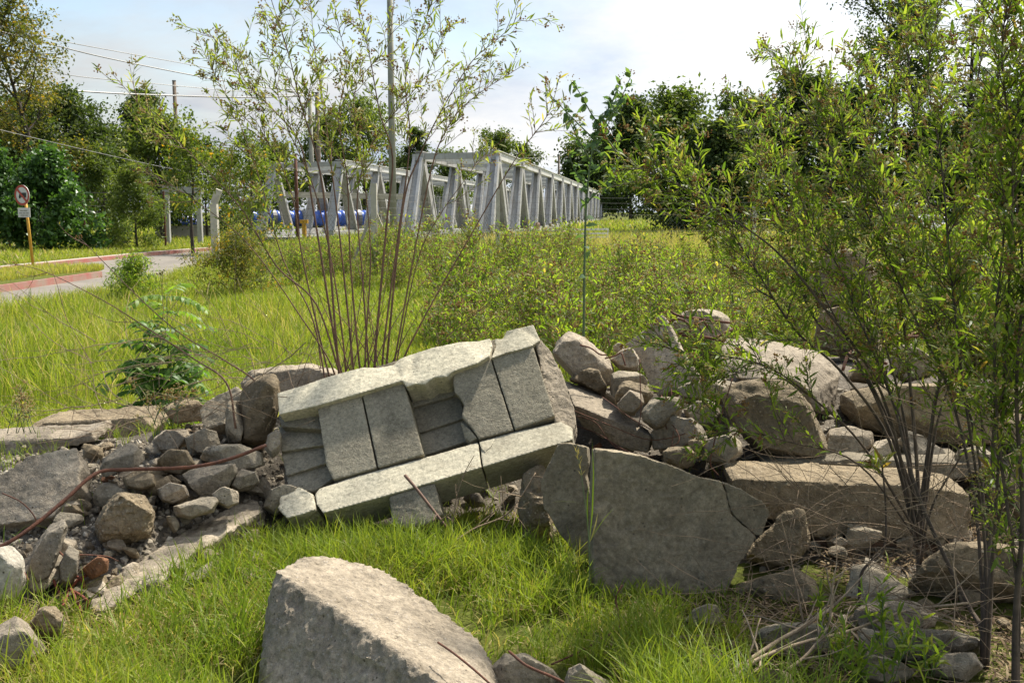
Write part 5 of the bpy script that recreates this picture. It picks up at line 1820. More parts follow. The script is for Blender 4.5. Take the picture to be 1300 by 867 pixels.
plant_tree(262, 205, 54, 58, 311, 'leafy_tree', 'green tree behind the wooden pole', 'crown_mid', cb=.1, nl=13, ns=5, nt=4, per=28, ls=.2, sig=.4)
plant_tree(243, 178, 37, 40, 312, 'lime_bush', 'lime green sapling tree left of the bent concrete post', 'crown_lime', cb=.3, nl=12, ns=5, nt=4, per=10, ls=.13, sig=.2, wide=.55)
plant_tree(318, 190, 37, 46, 313, 'lime_bush', 'lime green bush with orange yellow leaves right of the bent concrete post', 'crown_lime', cb=.12, nl=14, ns=5, nt=4, per=11, ls=.13, sig=.22, wide=.6)
plant_tree(298, 318, 18.5, 62, 314, 'low_bush', 'low dark bush at the foot of the bent concrete post', 'crown_yellow', cb=.03, nl=12, ns=6, nt=5, per=17, ls=.075, sig=.12, shape='bush', wide=.25)
plant_tree(165, 345, 17.5, 46, 315, 'low_bush', 'low grassy green bush beside the road', 'leaf_weed', cb=.03, nl=11, ns=5, nt=5, per=12, ls=.09, sig=.11, shape='bush', wide=.2)
# behind the bridge
plant_tree(348, 205, 85, 40, 320, 'distant_tree', 'distant green tree seen left of the second frame', 'crown_mid', cb=.12, nl=11, per=26, ls=.3, sig=.5)
plant_tree(415, 172, 88, 48, 321, 'distant_tree', 'distant green tree behind the thin shrub stems', 'crown_mid', cb=.12, nl=12, per=28, ls=.3, sig=.55)
plant_tree(462, 148, 90, 56, 322, 'distant_tree', 'tallest distant green tree behind the grey utility pole', 'crown_mid', cb=.15, nl=13, per=30, ls=.3, sig=.55)
plant_tree(530, 160, 90, 30, 323, 'conifer', 'dark pointed conifer just left of the bridge portal', 'crown_dark', cb=.1, nl=22, ns=5, nt=3, per=22, ls=.3, sig=.3, shape='cone', wide=.35)
plant_tree(580, 215, 150, 40, 324, 'distant_tree', 'far tree seen through the bridge frames', 'crown_mid', cb=.1, nl=11, per=26, ls=.5, sig=.8)
plant_tree(632, 178, 170, 34, 325, 'distant_tree', 'far tree whose top shows above the near corner of the bridge', 'crown_mid', cb=.2, nl=12, ns=4, per=26, ls=.5, sig=.7)
plant_tree(668, 196, 175, 26, 326, 'distant_tree', 'small far tree top above the bridge roof line', 'crown_dark', cb=.2, nl=10, ns=4, per=24, ls=.5, sig=.7)
plant_tree(500, 235, 120, 60, 327, 'distant_tree', 'far hedge like tree between the two bridges', 'crown_dark', cb=.05, nl=11, per=26, ls=.4, sig=.7)
# right
RG = 'dark trees along the right side of the field'
for i, (px, top, d, rp, lab, mat) in enumerate([
        (748, 205, 165, 40, 'dark tree touching the far end of the bridge', 'crown_dark'),
        (800, 158, 150, 56, 'dark tree behind the broad leaf plant', 'crown_dark'),
        (858, 142, 62, 62, 'olive green tree top right of the broad leaf plant', 'crown_mid'),
        (905, 180, 58, 52, 'dark lower tree right of the olive green tree top', 'crown_dark'),
        (955, 150, 64, 60, 'dark tree behind the left outline of the leafy shrubs', 'crown_dark'),
        (1015, 122, 66, 64, 'dark tree seen through the middle of the leafy shrubs', 'crown_dark'),
        (1075, 150, 60, 62, 'dark tree under the tall high crowned one', 'crown_dark'),
        (1180, 190, 58, 66, 'dark tree at the foot of the cedar', 'crown_dark'),
        (1262, 165, 60, 70, 'dark tree right of the cedar', 'crown_dark'),
        (1330, 130, 58, 72, 'dark tree at the right edge of the photo', 'crown_dark')]):
    plant_tree(px, top, d, rp, 330 + i, 'dark_tree', lab, mat, RG, cb=.06, nl=17, ns=6, nt=5, per=30, ls=.30 * max(1, d / 75), sig=.55 * max(1, d / 75))
plant_tree(1128, -40, 62, 92, 350, 'tall_tree', 'tall dark tree with a high loose crown above the leafy shrubs', 'crown_dark', cb=.48, nl=14, ns=6, nt=5, per=30, ls=.24, sig=.5, shape='top', tr=.3)


def cedar(px, top, d, seed):
    r = random.Random(seed)
    rn = np.random.default_rng(seed)
    q = P(px, 268, d)
    H = 1.6 + (268 - top) * d / FOC
    pl = Plant(seed)
    pl.wood.tube([Vector((0, 0, -.1)), Vector((.1, 0, H * .5)), Vector((0, 0, H))], [.26, .17, .04], 8)
    C, A = [], []
    for i in range(34):
        t = .22 + .76 * i / 33
        ln = 3.6 * (1 - t) ** .55 * r.uniform(.7, 1.15)
        a = i * 2.2 + r.uniform(-.4, .4)
        b = pl.path(Vector((0, 0, H * t)), Vector((math.cos(a), math.sin(a), .12)), ln, 7, .06, -.01)
        pl.wood.tube(b, np.linspace(.06, .012, 8), 4, cap=False)
        for j in range(2, 8):
            k_ = 30
            pts = np.array(tuple(b[j])) + rn.normal(0, 1, (k_, 3)) * np.array([.34, .34, .06])
            C.append(pts)
    C = np.concatenate(C)
    n = len(C)
    g = Geo()
    D = rn.normal(0, 1, (n, 3)) * np.array([1, 1, .25])
    g.cards(C, D, np.array([0, 0, 1.0]) + rn.normal(0, .3, (n, 3)), rn.uniform(.15, .32, n), .09, rn.uniform(.1, .7, n))
    root = thing('cedar', (q.x, d, 0), 'tall cedar with flat layered branches at the upper right', 'tree')
    for nm, ge, mt in (('trunk', pl.wood, 'bark'), ('crown', g, 'crown_dark')):
        me = ge.mesh(nm)
        put(nm, me, M[mt], root)
    return root


cedar(1222, 28, 60, 371)

# ------------------------------------------------------------------ road with painted kerbs
M['asphalt'] = plain('worn_asphalt', (0.20, 0.175, 0.145), (0.135, 0.12, 0.10), 1.2, 0.9, 0, 0.3, 60)
M['kerb_red'] = plain('faded_red_kerb_paint', (0.36, 0.11, 0.09), (0.30, 0.22, 0.17), 1.9, 0.9, 0, .4, 30)
M['kerb_grey'] = plain('bare_kerb_concrete', (0.40, 0.35, 0.29), (0.30, 0.26, 0.21), 2.0, 0.9)
far_e = [(-200, 365), (-100, 354), (0, 345), (100, 334.5), (200, 324), (290, 316.5), (330, 312)]
near_e = [(-200, 440), (-100, 417), (0, 400), (80, 385), (160, 368), (240, 345), (300, 327)]
RZ = .045


def edge(pts, z):
    return spl([G(x, y, z) for x, y in pts], 6)


fe, ne = edge(far_e, RZ), edge(near_e, RZ)
g = Geo()
v = [tuple(p) for p in fe] + [tuple(p) for p in ne]
m = len(fe)
g.add(v, None, [(i, i + 1, m + i + 1, m + i) for i in range(m - 1)])
put('road', g, M['asphalt'], kind='structure')


def kerb(name, pts, w, h, back):
    gr, gg_ = Geo(), Geo()
    ln = 0
    for a, b in zip(pts[:-1], pts[1:]):
        ln += (b - a).length
        t = (b - a).normalized()
        n = Vector((-t.y, t.x, 0)) * back
        gr.add([tuple(q) for q in (a, b, b + Vector((0, 0, h)), a + Vector((0, 0, h)))], None, [(0, 1, 2, 3)])
        u = Vector((0, 0, h))
        gr.add([tuple(q) for q in (a + u, b + u, b + u + n * w * .5, a + u + n * w * .5)], None, [(0, 1, 2, 3)])
        gg_.add([tuple(q) for q in (a + u + n * w * .5, b + u + n * w * .5, b + u + n * w * 2.2, a + u + n * w * 2.2)], None, [(0, 1, 2, 3)])
        gg_.add([tuple(q) for q in (a + u + n * w * 2.2, b + u + n * w * 2.2, b + n * w * 2.2 - u, a + n * w * 2.2 - u)], None, [(0, 1, 2, 3)])
    put(name, gr, M['kerb_red'], kind='structure')
    put(name.replace('kerb', 'pavement'), gg_, M['kerb_grey'], kind='structure')


kerb('kerb', edge(far_e, RZ), .17, .12, 1)
isl = [(-200, 404), (-100, 385), (0, 371.5), (60, 362.5), (130, 352)]
kerb('kerb', edge(isl, RZ), .16, .14, 1)
g = Geo()
ia = [p + Vector((-.06, .06, .145)) for p in edge(isl, RZ)]
ib = [p + Vector((0, 0, .145)) for p in edge([(-200, 384), (-100, 367), (0, 353.5), (60, 347), (133, 349)], RZ)]
m = len(ia)
g.add([tuple(p) for p in ia] + [tuple(p) for p in ib], None, [(i, i + 1, m + i + 1, m + i) for i in range(m - 1)])
put('traffic_island_ground', g, M['ground'], kind='structure')
g = Geo()
n = 9000
ti = RN.uniform(0, m - 1.01, n)
ii = ti.astype(int)
fr_ = (ti - ii)[:, None]
A = np.array([tuple(p) for p in ia])
B = np.array([tuple(p) for p in ib])
pa = A[ii] * (1 - fr_) + A[ii + 1] * fr_
pb = B[ii] * (1 - fr_) + B[ii + 1] * fr_
u = RN.uniform(.2, 1, n)[:, None]
q = pa * (1 - u) + pb * u
blades(g, q[:, 0], q[:, 1], q[:, 2], RN.uniform(.06, .22, n), RN.uniform(.008, .014, n), RN.uniform(.1, .7, n), RN.normal(.72, .1, n))
put('island_grass', g, M['grass'], kind='stuff')

g = Geo()
n = 5000
A = np.array([tuple(p) for p in ne])
ti = RN.uniform(0, len(A) - 1.01, n)
ii = ti.astype(int)
q = A[ii] * (1 - (ti - ii))[:, None] + A[ii + 1] * (ti - ii)[:, None]
q = q + RN.normal(0, .16, (n, 3)) * np.array([1, 1, 0])
blades(g, q[:, 0], q[:, 1], q[:, 2] - .02, RN.uniform(.08, .34, n), RN.uniform(.008, .013, n), RN.uniform(.2, .9, n), RN.normal(.62, .12, n))
A = np.array([tuple(p) for p in fe])
q = A[ii] * (1 - (ti - ii))[:, None] + A[ii + 1] * (ti - ii)[:, None]
q = q + np.array([-.55, .2, .1]) + RN.normal(0, .12, (n, 3)) * np.array([1, 1, 0])
kk = nz(q[:, 0], q[:, 1], .5, 91) > -.1
q = q[kk]
n = len(q)
blades(g, q[:, 0], q[:, 1], q[:, 2] - .03, RN.uniform(.08, .3, n), RN.uniform(.010, .016, n), RN.uniform(.2, .9, n), RN.normal(.6, .14, n))
put('verge_grass', g, M['grass'], kind='stuff')

# ------------------------------------------------------------------ road sign
M['sign_white'] = plain('sign_white', (0.62, 0.61, 0.58), (0.55, 0.54, 0.5), 6, .5)
M['sign_red'] = plain('sign_red', (0.42, 0.05, 0.03), (0.36, 0.06, 0.04), 6, .5)
M['sign_black'] = plain('sign_black', (0.02, 0.02, 0.02), (0.03, 0.03, 0.03), 6, .5)
M['post_yellow'] = plain('yellow_post_paint', (0.55, 0.30, 0.02), (0.42, 0.22, 0.02), 9, .6)
sb = P(43, 345, 25.2)
sb.z = .05
st = P(30.5, 240, 25.2)
sg = thing('road_sign', sb, 'round no lorries road sign with a white plate on a yellow post', 'road sign')
g = Geo()
g.tube([sb, st], .035, 10)
put('post', g, M['post_yellow'], sg, smooth=True)
nn = Vector((-.40, -.92, 0)).normalized()
sx = Vector((-nn.y, nn.x, 0)) * 1
if sx.x < 0:
    sx = -sx
uz = Vector((0, 0, 1))


def disc(c, r, r2, th, mat, name, par, seg=40):
    g = Geo()
    ang = [i * 2 * math.pi / seg for i in range(seg)]
    o = [c + sx * (r * math.cos(a)) + uz * (r * math.sin(a)) for a in ang]
    if r2:
        i_ = [c + sx * (r2 * math.cos(a)) + uz * (r2 * math.sin(a)) for a in ang]
        g.add([tuple(p) for p in o + i_], None, [(k, (k + 1) % seg, (k + 1) % seg + seg, k + seg) for k in range(seg)])
    else:
        bk = [p - nn * th for p in o]
        g.add([tuple(p) for p in o + bk + [c, c - nn * th]], [(2 * seg, k, (k + 1) % seg) for k in range(seg)] + [(2 * seg + 1, (k + 1) % seg + seg, k + seg) for k in range(seg)],
              [(k, k + seg, (k + 1) % seg + seg, (k + 1) % seg) for k in range(seg)])
    return put(name, g, M[mat], par)


dc = P(29.8, 248, 25.2) + nn * .045
d_ = disc(dc, .255, 0, .012, 'sign_white', 'sign_disc', sg)
disc(dc + nn * .004, .255, .20, 0, 'sign_red', 'red_ring', d_)


def quadpoly(pts, c, off):
    return [tuple(c + sx * a + uz * b + nn * off) for a, b in pts]


g = Geo()
g.add(quadpoly([(-.02, -.055), (.15, -.055), (.15, .06), (-.02, .06)], dc, .006), None, [(0, 1, 2, 3)])
g.add(quadpoly([(-.115, -.055), (-.03, -.055), (-.03, .03), (-.085, .03)], dc, .006), None, [(0, 1, 2, 3)])
for wx in (-.075, .09):
    a = [(wx + .028 * math.cos(k * .785), -.06 + .028 * math.sin(k * .785)) for k in range(8)]
    g.add(quadpoly(a, dc, .009), [(0, k, k + 1) for k in range(1, 7)])
put('lorry_symbol', g, M['sign_black'], d_)
g = Geo()
g.add(quadpoly([(-.165, .125), (-.125, .165), (.165, -.125), (.125, -.165)], dc, .012), None, [(0, 1, 2, 3)])
put('red_slash', g, M['sign_red'], d_)
pc = P(32.6, 270, 25.2) + nn * .045
g = Geo()
g.add(quadpoly([(-.21, -.12), (.21, -.12), (.21, .12), (-.21, .12)], pc, .006) + quadpoly([(-.21, -.12), (.21, -.12), (.21, .12), (-.21, .12)], pc, -.004), None,
      [(0, 1, 2, 3), (7, 6, 5, 4), (0, 4, 5, 1), (1, 5, 6, 2), (2, 6, 7, 3), (3, 7, 4, 0)])
pp_ = put('text_plate', g, M['sign_white'], sg)
g = Geo()
for y0, segs in ((.045, [(-.13, -.03), (-.015, .12)]), (-.015, [(-.16, -.06), (-.04, .05), (.07, .16)]), (-.07, [(-.12, .02), (.04, .13)])):
    for a, b in segs:
        g.add(quadpoly([(a, y0 - .012), (b, y0 - .012), (b, y0 + .012), (a, y0 + .012)], pc, .010), None, [(0, 1, 2, 3)])
put('faded_lettering', g, plain('faded_letter_paint', (.3, .28, .24), (.2, .19, .16), 20, .7), pp_)

# ------------------------------------------------------------------ fences
M['post_conc'] = plain('post_concrete', (0.50, 0.465, 0.38), (0.38, 0.35, 0.28), 5, .9, 0, .4)
M['wire'] = plain('galvanised_wire', (0.16, 0.16, 0.15), (0.1, 0.1, 0.09), 3, .7, .3)
M['steel'] = plain('grey_painted_steel', (0.42, 0.42, 0.41), (0.33, 0.325, 0.31), 1.4, .5, .25)
M['steel_dark'] = plain('dark_grey_steel', (0.24, 0.24, 0.235), (0.19, 0.185, 0.18), 1.4, .55, .25)
M['steel_white'] = plain('white_painted_steel', (0.66, 0.65, 0.62), (0.55, 0.54, 0.5), 1.4, .5)
M['pole_wood'] = plain('weathered_pole_wood', (0.20, 0.155, 0.115), (0.12, 0.09, 0.065), 4, .95, 0, .4)
M['pole_conc'] = plain('grey_green_pole', (0.30, 0.29, 0.23), (0.22, 0.215, 0.17), 3, .9)



def streaked(name, c1, c2, dirt):
    k = NT(name)
    tc = k.n('ShaderNodeTexCoord')
    mp = k.n('ShaderNodeMapping')
    mp.inputs['Scale'].default_value = (5, 5, .7)
    k.l(tc.outputs['Object'], mp.inputs[0])
    col = k.ramp(k.noise(tc.outputs['Object'], 1.3, 7, .65), [(.35, c2), (.65, c1)])
    s_ = k.ramp(k.noise(mp.outputs[0], 1.6, 8, .7, .6), [(.50, 0.0), (.72, .75)])
    col = k.mix(col, dirt, s_)
    p = k.n('ShaderNodeBsdfPrincipled')
    p.inputs['Roughness'].default_value = .6
    p.inputs['Metallic'].default_value = .15
    k.l(col, p.inputs['Base Color'])
    k.l(p.outputs[0], k.out.inputs[0])
    return k.m


M['steel'] = streaked('grey_painted_steel', (.46, .455, .44), (.36, .35, .33), (.22, .165, .115))
M['steel_white'] = streaked('white_painted_steel', (.70, .69, .65), (.58, .565, .53), (.36, .29, .21))
posts = [(272, 28.5, 241, 'bent'), (475, 26, 233, 'braced'), (632, 31, 240, ''), (958, 31, 262, '')]
fp = []
fence = thing('wire_fence', P(475, 268, 26) - Vector((0, 0, 1.6)), 'chain link fence on concrete posts, one bent over at the top and one braced', 'fence')
for px, d, ty, kd in posts:
    q = P(px, 268, d)
    zt = P(px, ty, d).z
    fp.append((q.x, d, zt))
    g = Geo()
    w_ = .19 if kd == 'bent' else .15 if kd != '' else .11
    if kd == 'bent':
        g.bar((q.x, d, -.1), (q.x, d, zt * .82), w_, w_, (0, 1, 0))
        g.bar((q.x, d, zt * .82), (q.x + .16, d, zt), w_ * .95, w_ * .8, (0, 1, 0))
    else:
        g.bar((q.x, d, -.1), (q.x, d, zt), w_, w_, (0, 1, 0))
    if kd == 'braced':
        for sx_, sy_ in ((-.75, .25), (.62, .45)):
            g.bar((q.x, d, zt * .72), (q.x + sx_, d + sy_, -.05), .07, .07, (0, 1, 0))
    put('post', g, M['post_conc'], fence)
g = Geo()
g2 = Geo()
allp = fp + [(14, 29, 2.0)]
for i in range(len(allp) - 1):
    a, b = Vector((allp[i][0], allp[i][1], 0)), Vector((allp[i + 1][0], allp[i + 1][1], 0))
    L = (b - a).length
    for z in (.25, 1.0, 1.5, 1.68, 1.86, 2.02):
        g.tube([a + uz * z, a.lerp(b, .5) + uz * (z - .03), b + uz * z], .003, 4, cap=False)
    k_ = 0
    s_ = .14
    hh_ = 1.5
    while k_ * s_ < L + hh_:
        for sg_ in (1, -1):
            x0 = k_ * s_ - (hh_ if sg_ > 0 else 0)
            x1 = x0 + sg_ * hh_ if sg_ > 0 else k_ * s_ - hh_
            z0, z1 = 0.0, hh_
            if sg_ < 0:
                x0 = k_ * s_
            # clip to the bay
            if x1 == x0:
                continue
            t0 = (0 - x0) / (x1 - x0)
            t1_ = (L - x0) / (x1 - x0)
            lo, hi = max(0, min(t0, t1_)), min(1, max(t0, t1_))
            if hi - lo > .02:
                pa = a.lerp(b, (x0 + (x1 - x0) * lo) / L) + uz * (z0 + (z1 - z0) * lo)
                pb = a.lerp(b, (x0 + (x1 - x0) * hi) / L) + uz * (z0 + (z1 - z0) * hi)
                g2.tube([pa, pb], .0028, 3, cap=False)
        k_ += 1
put('strand_wires', g, M['wire'], fence)
put('wire_mesh', g2, M['wire'], fence)

rf = thing('wire_fence', P(100, 268, 41) - Vector((0, 0, 1.6)), 'barbed wire fence on rusty posts in front of the bushes beyond the road', 'fence')
g = Geo()
for z in (1.55, 1.82, 2.05, 2.35):
    for a, b in ((-28, -21.5), (-21.5, -17.5), (-17.5, -14.2)):
        g.tube([Vector((a, 41, z)), Vector(((a + b) / 2, 41, z - .04)), Vector((b, 41, z))], .008, 4, cap=False)
put('strand_wires', g, M['wire'], rf)
for x in (-21.5 + .9, -17.5, -14.2):
    g = Geo()
    g.tube([Vector((x, 41, -.1)), Vector((x, 41, 2.4))], .045, 6)
    put('post', g, M['rust'], rf)

# ------------------------------------------------------------------ poles and power lines
def pole(px, top, d, r, mat, label):
    q = P(px, 268, d)
    zt = P(px, top, d).z
    g = Geo()
    g.tube([Vector((q.x, d, -.1)), Vector((q.x, d, zt * .5)), Vector((q.x, d, zt))], [r * 1.15, r, r * .8], 12)
    root = thing('utility_pole', (q.x, d, 0), label, 'pole')
    put('shaft', g, M[mat], root, smooth=True)
    g = Geo()
    g.tube([Vector((q.x, d, zt - .02)), Vector((q.x, d, zt + .03))], r * .9, 12)
    put('cap', g, M['steel_dark'], root)
    if mat == 'pole_wood' and d < 80:
        for k_ in range(2):
            g = Geo()
            g.tube([Vector((q.x + r, d, zt - .3 - .4 * k_)), Vector((q.x + r + .12, d, zt - .3 - .4 * k_))], .04, 8)
            put('insulator', g, M['steel_white'], root)
    return Vector((q.x, d, zt))


pole(499, -60, 27, .088, 'pole_conc', 'grey green utility pole rising out of the frame behind the thin shrub')
pole(228, 103, 60, .13, 'pole_wood', 'lone wooden pole in front of the green trees on the left')
pole(406, 118, 64, .15, 'pole_wood', 'dark wooden pole beside a grey one behind the thin shrub')
pole(397, 126, 62, .15, 'pole_conc', 'grey pole right beside the dark wooden one')
pole(709, 197, 140, .16, 'pole_wood', 'thin distant pole above the bridge roof')
pole(377, 196, 50, .09, 'rust', 'short rust brown pole in front of the second bridge')


def wire(pts, r, label):
    g = Geo()
    g.tube(spl([P(*q) for q in pts], 8), r, 5)
    put('power_line', g, M['steel_dark'], None, label, 'power line', loc=P(*pts[0]))


wire([(-80, 102, 48), (0, 107, 50), (115, 117, 54), (228, 122, 58), (320, 124, 61), (404, 121, 64)], .045, 'thick lowest power line crossing the sky on the left')
wire([(-40, 30, 40), (62, 56, 44), (150, 77, 50), (290, 104, 58), (404, 121, 64)], .032, 'power line second from the top, slanting down to the dark pole')
wire([(-40, 22, 40), (62, 49, 44), (150, 66, 50), (280, 90, 58), (404, 118, 64)], .02, 'topmost thin power line on the left')
wire([(60, 90, 44), (105, 98, 48), (200, 107, 54), (310, 117, 60), (404, 123, 64)], .02, 'thin power line just above the thick one')
wire([(-60, 150, 30), (0, 165, 32), (110, 191, 37), (210, 213, 42), (262, 222, 45)], .009, 'low cable sagging past the bushes on the left')
wire([(500, 215, 62), (600, 205, 70), (709, 199, 140)], .02, 'faint thin wire above the bridge portal')

# ------------------------------------------------------------------ the steel bridges
U = Vector((170 / FOC, 1, 0)).normalized()      # both run this way
X = Vector((U.y, -U.x, 0))


def bridge(cr, cl, name, label, nbays, bay, zb, leg, half, chord, mat='steel'):
    root = thing(name, Vector((cr.x, cr.y, 0)), label, 'bridge')
    for c, side in ((cr, 1), (cl, -1)):
        g = Geo()
        L = bay * nbays
        g.bar(c + uz * -.10 - U * 0, c + U * L + uz * -.10, .30, chord)
        g.bar(c + uz * (.5 * chord - .08) - U * .2, c + U * (L + .2) + uz * (.5 * chord - .08), .42, .035)
        put('top_chord', g, M['steel_white' if side > 0 else mat], root)
        g = Geo()
        b0 = Vector((c.x, c.y, zb))
        g.bar(b0 - U * half, b0 + U * L, .35, .3)
        put('bottom_chord', g, M[mat], root)
        for i in range(nbays + 1):
            ap = c + U * (bay * i) - uz * (chord * .5 + .12)
            for sg_ in (-1, 1):
                ft = Vector((ap.x, ap.y, zb + .16)) + U * (half * sg_)
                g = Geo()
                # two flanges and a web: the plates read light and dark
                g.bar(ap + U * (.12 * sg_) + X * .17, ft + X * .24, leg * .28, leg, U)
                g.bar(ap + U * (.12 * sg_) - X * .17, ft - X * .24, leg * .28, leg, U)
                g.bar(ap + U * (.12 * sg_), ft, .36, leg * .16, U)
                put('diagonal', g, M[mat], root)
            g = Geo()
            g.bar(ap + uz * .12 - X * .26, ap + uz * .12 + X * .26, .5, .3)
            put('gusset', g, M[mat], root)
    for i in range(nbays + 1):
        g = Geo()
        a, b = cr + U * (bay * i) - uz * .12, cl + U * (bay * i) - uz * .12
        g.bar(a - X * .16, b + X * .16, .22 if i else .3, chord * .8)
        put('cross_beam', g, M[mat], root)
        if i < nbays:
            for fr in (.33, .66):
                g = Geo()
                m_ = U * (bay * fr)
                g.bar(a + m_ - X * .16, b + m_ + X * .16, .14, chord * .5)
                put('cross_beam', g, M['steel_white'], root)
    g = Geo()
    mid = (cr + cl) / 2
    wd = (cr - cl).length
    s0 = Vector((mid.x, mid.y, zb - .22))
    g.bar(s0 - U * half, s0 + U * (bay * nbays), wd - .4, .12)
    put('deck', g, M['steel_dark'], root)
    return root


bridge(P(628, 194, 45), P(532, 195.5, 45.5), 'truss_bridge', 'grey steel truss bridge whose row of slanted posts runs back to the dark trees', 12, 8.6, .50, .44, 2.35, .34)
bridge(P(432, 205, 52), P(347, 208, 52.5), 'truss_bridge', 'second steel truss frame with thin legs behind the thin shrub', 9, 7.0, .45, .2, 2.0, .30)

g = Geo()
gr = thing('guard_rail', P(700, 296, 40.5) * 1, 'low white railing in front of the truss bridge', 'railing')
a, b = P(646, 293, 40.5), P(772, 291, 44)
for k_, dz in enumerate((0, -.18, -.34)):
    g = Geo()
    g.bar(a + uz * dz, b + uz * dz, .05, .07)
    put('rail', g, M['steel_white'], gr)
for t in (0, .25, .5, .75, 1):
    g = Geo()
    q = a.lerp(b, t)
    g.bar(Vector((q.x, q.y + .06, 0)), q + Vector((0, .06, .03)), .06, .06, (0, 1, 0))
    put('post', g, M['steel_white'], gr)
for i, (y, x0, x1) in enumerate([(291, 306, 412), (295.5, 300, 372), (300, 306, 352)]):
    g = Geo()
    d = 64 - i * .6
    g.bar(P(x0, y, d), P(x1, y, d), .25, .16)
    put('steel_beam', g, M['steel_white'], None, ['topmost of the white steel beams stacked under the second frame', 'middle white steel beam under the second frame', 'lowest and shortest white steel beam under the second frame'][i],
        'beam', 'white steel beams under the second frame', loc=P(x0, y, d))
g = Geo()
g.bar(P(345, 247, 57), P(520, 250, 59), .3, .32)
put('concrete_lintel', g, M['post_conc'], None, 'pale horizontal beam crossing behind the legs of the second frame', 'beam', loc=P(345, 247, 57))

# blue pipe, blue sheet, small portal, yellow marker
M['blue'] = plain('bright_blue_plastic', (0.05, 0.13, 0.52), (0.035, 0.09, 0.38), 3, .4)
a, b = P(318, 278, 58), P(468, 277, 62)
root = thing('blue_pipe', a, 'long bright blue ribbed pipe lying behind the second frame', 'pipe')
g = Geo()
n_ = 120
g.tube([a.lerp(b, i / n_) for i in range(n_ + 1)], [.46 + .035 * math.sin(i * 1.05) for i in range(n_ + 1)], 16)
put('pipe_wall', g, M['blue'], root, smooth=True)
for t in (.18, .42, .66, .9):
    g = Geo()
    q = a.lerp(b, t)
    dv = (b - a).normalized()
    g.tube([q - dv * .12, q + dv * .12], .53, 16)
    put('collar', g, M['steel_dark'], root)
    g = Geo()
    g.box((q.x, q.y, (q.z - .45) / 2), (.5, .6, q.z - .45))
    put('cradle', g, M['post_conc'], root)
hullpts([(203, 284, 54), (212, 272, 54), (226, 266, 54.5), (238, 267, 55), (240, 285, 54.2), (225, 287, 53.4), (262, 285, 55), (256, 275, 55.4), (215, 284, 55.6)],
        'bright blue plastic sheet heaped under the small grey portal', 'blue', 'plastic_sheet', 'sheet', .06, .07, 2.2)
bake_pending()
q = P(232, 286, 54.4)
g = Geo()
g.box((q.x, 54.5, q.z / 2 - .02), (2.6, 1.5, q.z))
put('low_platform', g, M['post_conc'], None, 'low pale platform carrying the blue plastic sheet', 'platform', loc=(q.x, 54.5, 0))
root = thing('small_portal', P(236, 285, 45), 'small grey steel portal over the blue plastic sheet', 'steel frame')
for px in (211, 252):
    g = Geo()
    q = P(px, 242, 45)
    g.bar(Vector((q.x, 45, -.1)), q, .2, .2, (0, 1, 0))
    put('upright', g, M['steel'], root)
g = Geo()
g.bar(P(207, 240, 45), P(257, 242.5, 45), .3, .28)
put('crossbar', g, M['steel'], root)
q = P(386, 290, 44)
root = thing('marker_post', q, 'small yellow marker post with a flat cap beside the white beams', 'marker')
g = Geo()
g.bar(Vector((q.x, 44, -.1)), P(386, 284, 44), .16, .16, (0, 1, 0))
put('post', g, M['post_yellow'], root)
g = Geo()
g.box(P(386, 281.5, 44), (.34, .2, .16))
put('cap', g, M['post_yellow'], root)

# ------------------------------------------------------------------ the person sitting behind the railing
def skin_body(verts, edges, radii, name, mat, parent, sub=2):
    me = bpy.data.meshes.new(name)
    me.from_pydata([tuple(v) for v in verts], edges, [])
    o = bpy.data.objects.new(name, me)
    COL.objects.link(o)
    md = o.modifiers.new('skin', 'SKIN')
    md.use_smooth_shade = True
    if not me.skin_vertices:
        me.skin_vertices.new()
    for i, r_ in enumerate(radii):
        me.skin_vertices[0].data[i].radius = (r_, r_)
        me.skin_vertices[0].data[i].use_root = (i == 0)
    sd = o.modifiers.new('sub', 'SUBSURF')
    sd.levels = sd.render_levels = sub
    dg = bpy.context.evaluated_depsgraph_get()
    m2 = bpy.data.meshes.new_from_object(o.evaluated_get(dg))
    bpy.data.objects.remove(o)
    m2.name = name
    m2.materials.clear()
    m2.materials.append(mat)
    oo = bpy.data.objects.new(name, m2)
    COL.objects.link(oo)
    oo.parent = parent
    return oo


M['skin'] = plain('skin', (0.42, 0.26, 0.18), (0.36, 0.22, 0.15), 5, .6)
M['hair'] = plain('brown_hair', (0.16, 0.075, 0.04), (0.08, 0.04, 0.025), 20, .7)
M['cloth_dark'] = plain('dark_cloth', (0.022, 0.022, 0.028), (0.014, 0.014, 0.018), 10, .9)
pq = P(683, 300, 42.6)
per_ = thing('person', (pq.x, pq.y, 0), 'person with brown hair and dark clothes sitting behind the white railing', 'person')
B = .36     # seat height on the bridge's lower chord
bv = [(0, 0, B + .08), (0, -.01, B + .25), (0, -.02, B + .44), (0, -.02, B + .50), (0, -.03, B + .56), (0, -.04, B + .66), (0, -.03, B + .73),
      (-.17, -.02, B + .42), (-.22, -.06, B + .18), (-.14, -.27, B + .10), (-.10, -.34, B + .10),
      (.17, -.02, B + .42), (.22, -.06, B + .18), (.14, -.27, B + .10), (.10, -.34, B + .10),
      (-.10, -.05, B + .07), (-.12, -.46, B + .07), (-.12, -.44, .06), (-.12, -.56, .03),
      (.10, -.05, B + .07), (.12, -.46, B + .07), (.12, -.44, .06), (.12, -.56, .03)]
be = [(0, 1), (1, 2), (2, 3), (3, 4), (4, 5), (5, 6), (2, 7), (7, 8), (8, 9), (9, 10), (2, 11), (11, 12), (12, 13), (13, 14), (0, 15), (15, 16), (16, 17), (17, 18), (0, 19), (19, 20), (20, 21), (21, 22)]
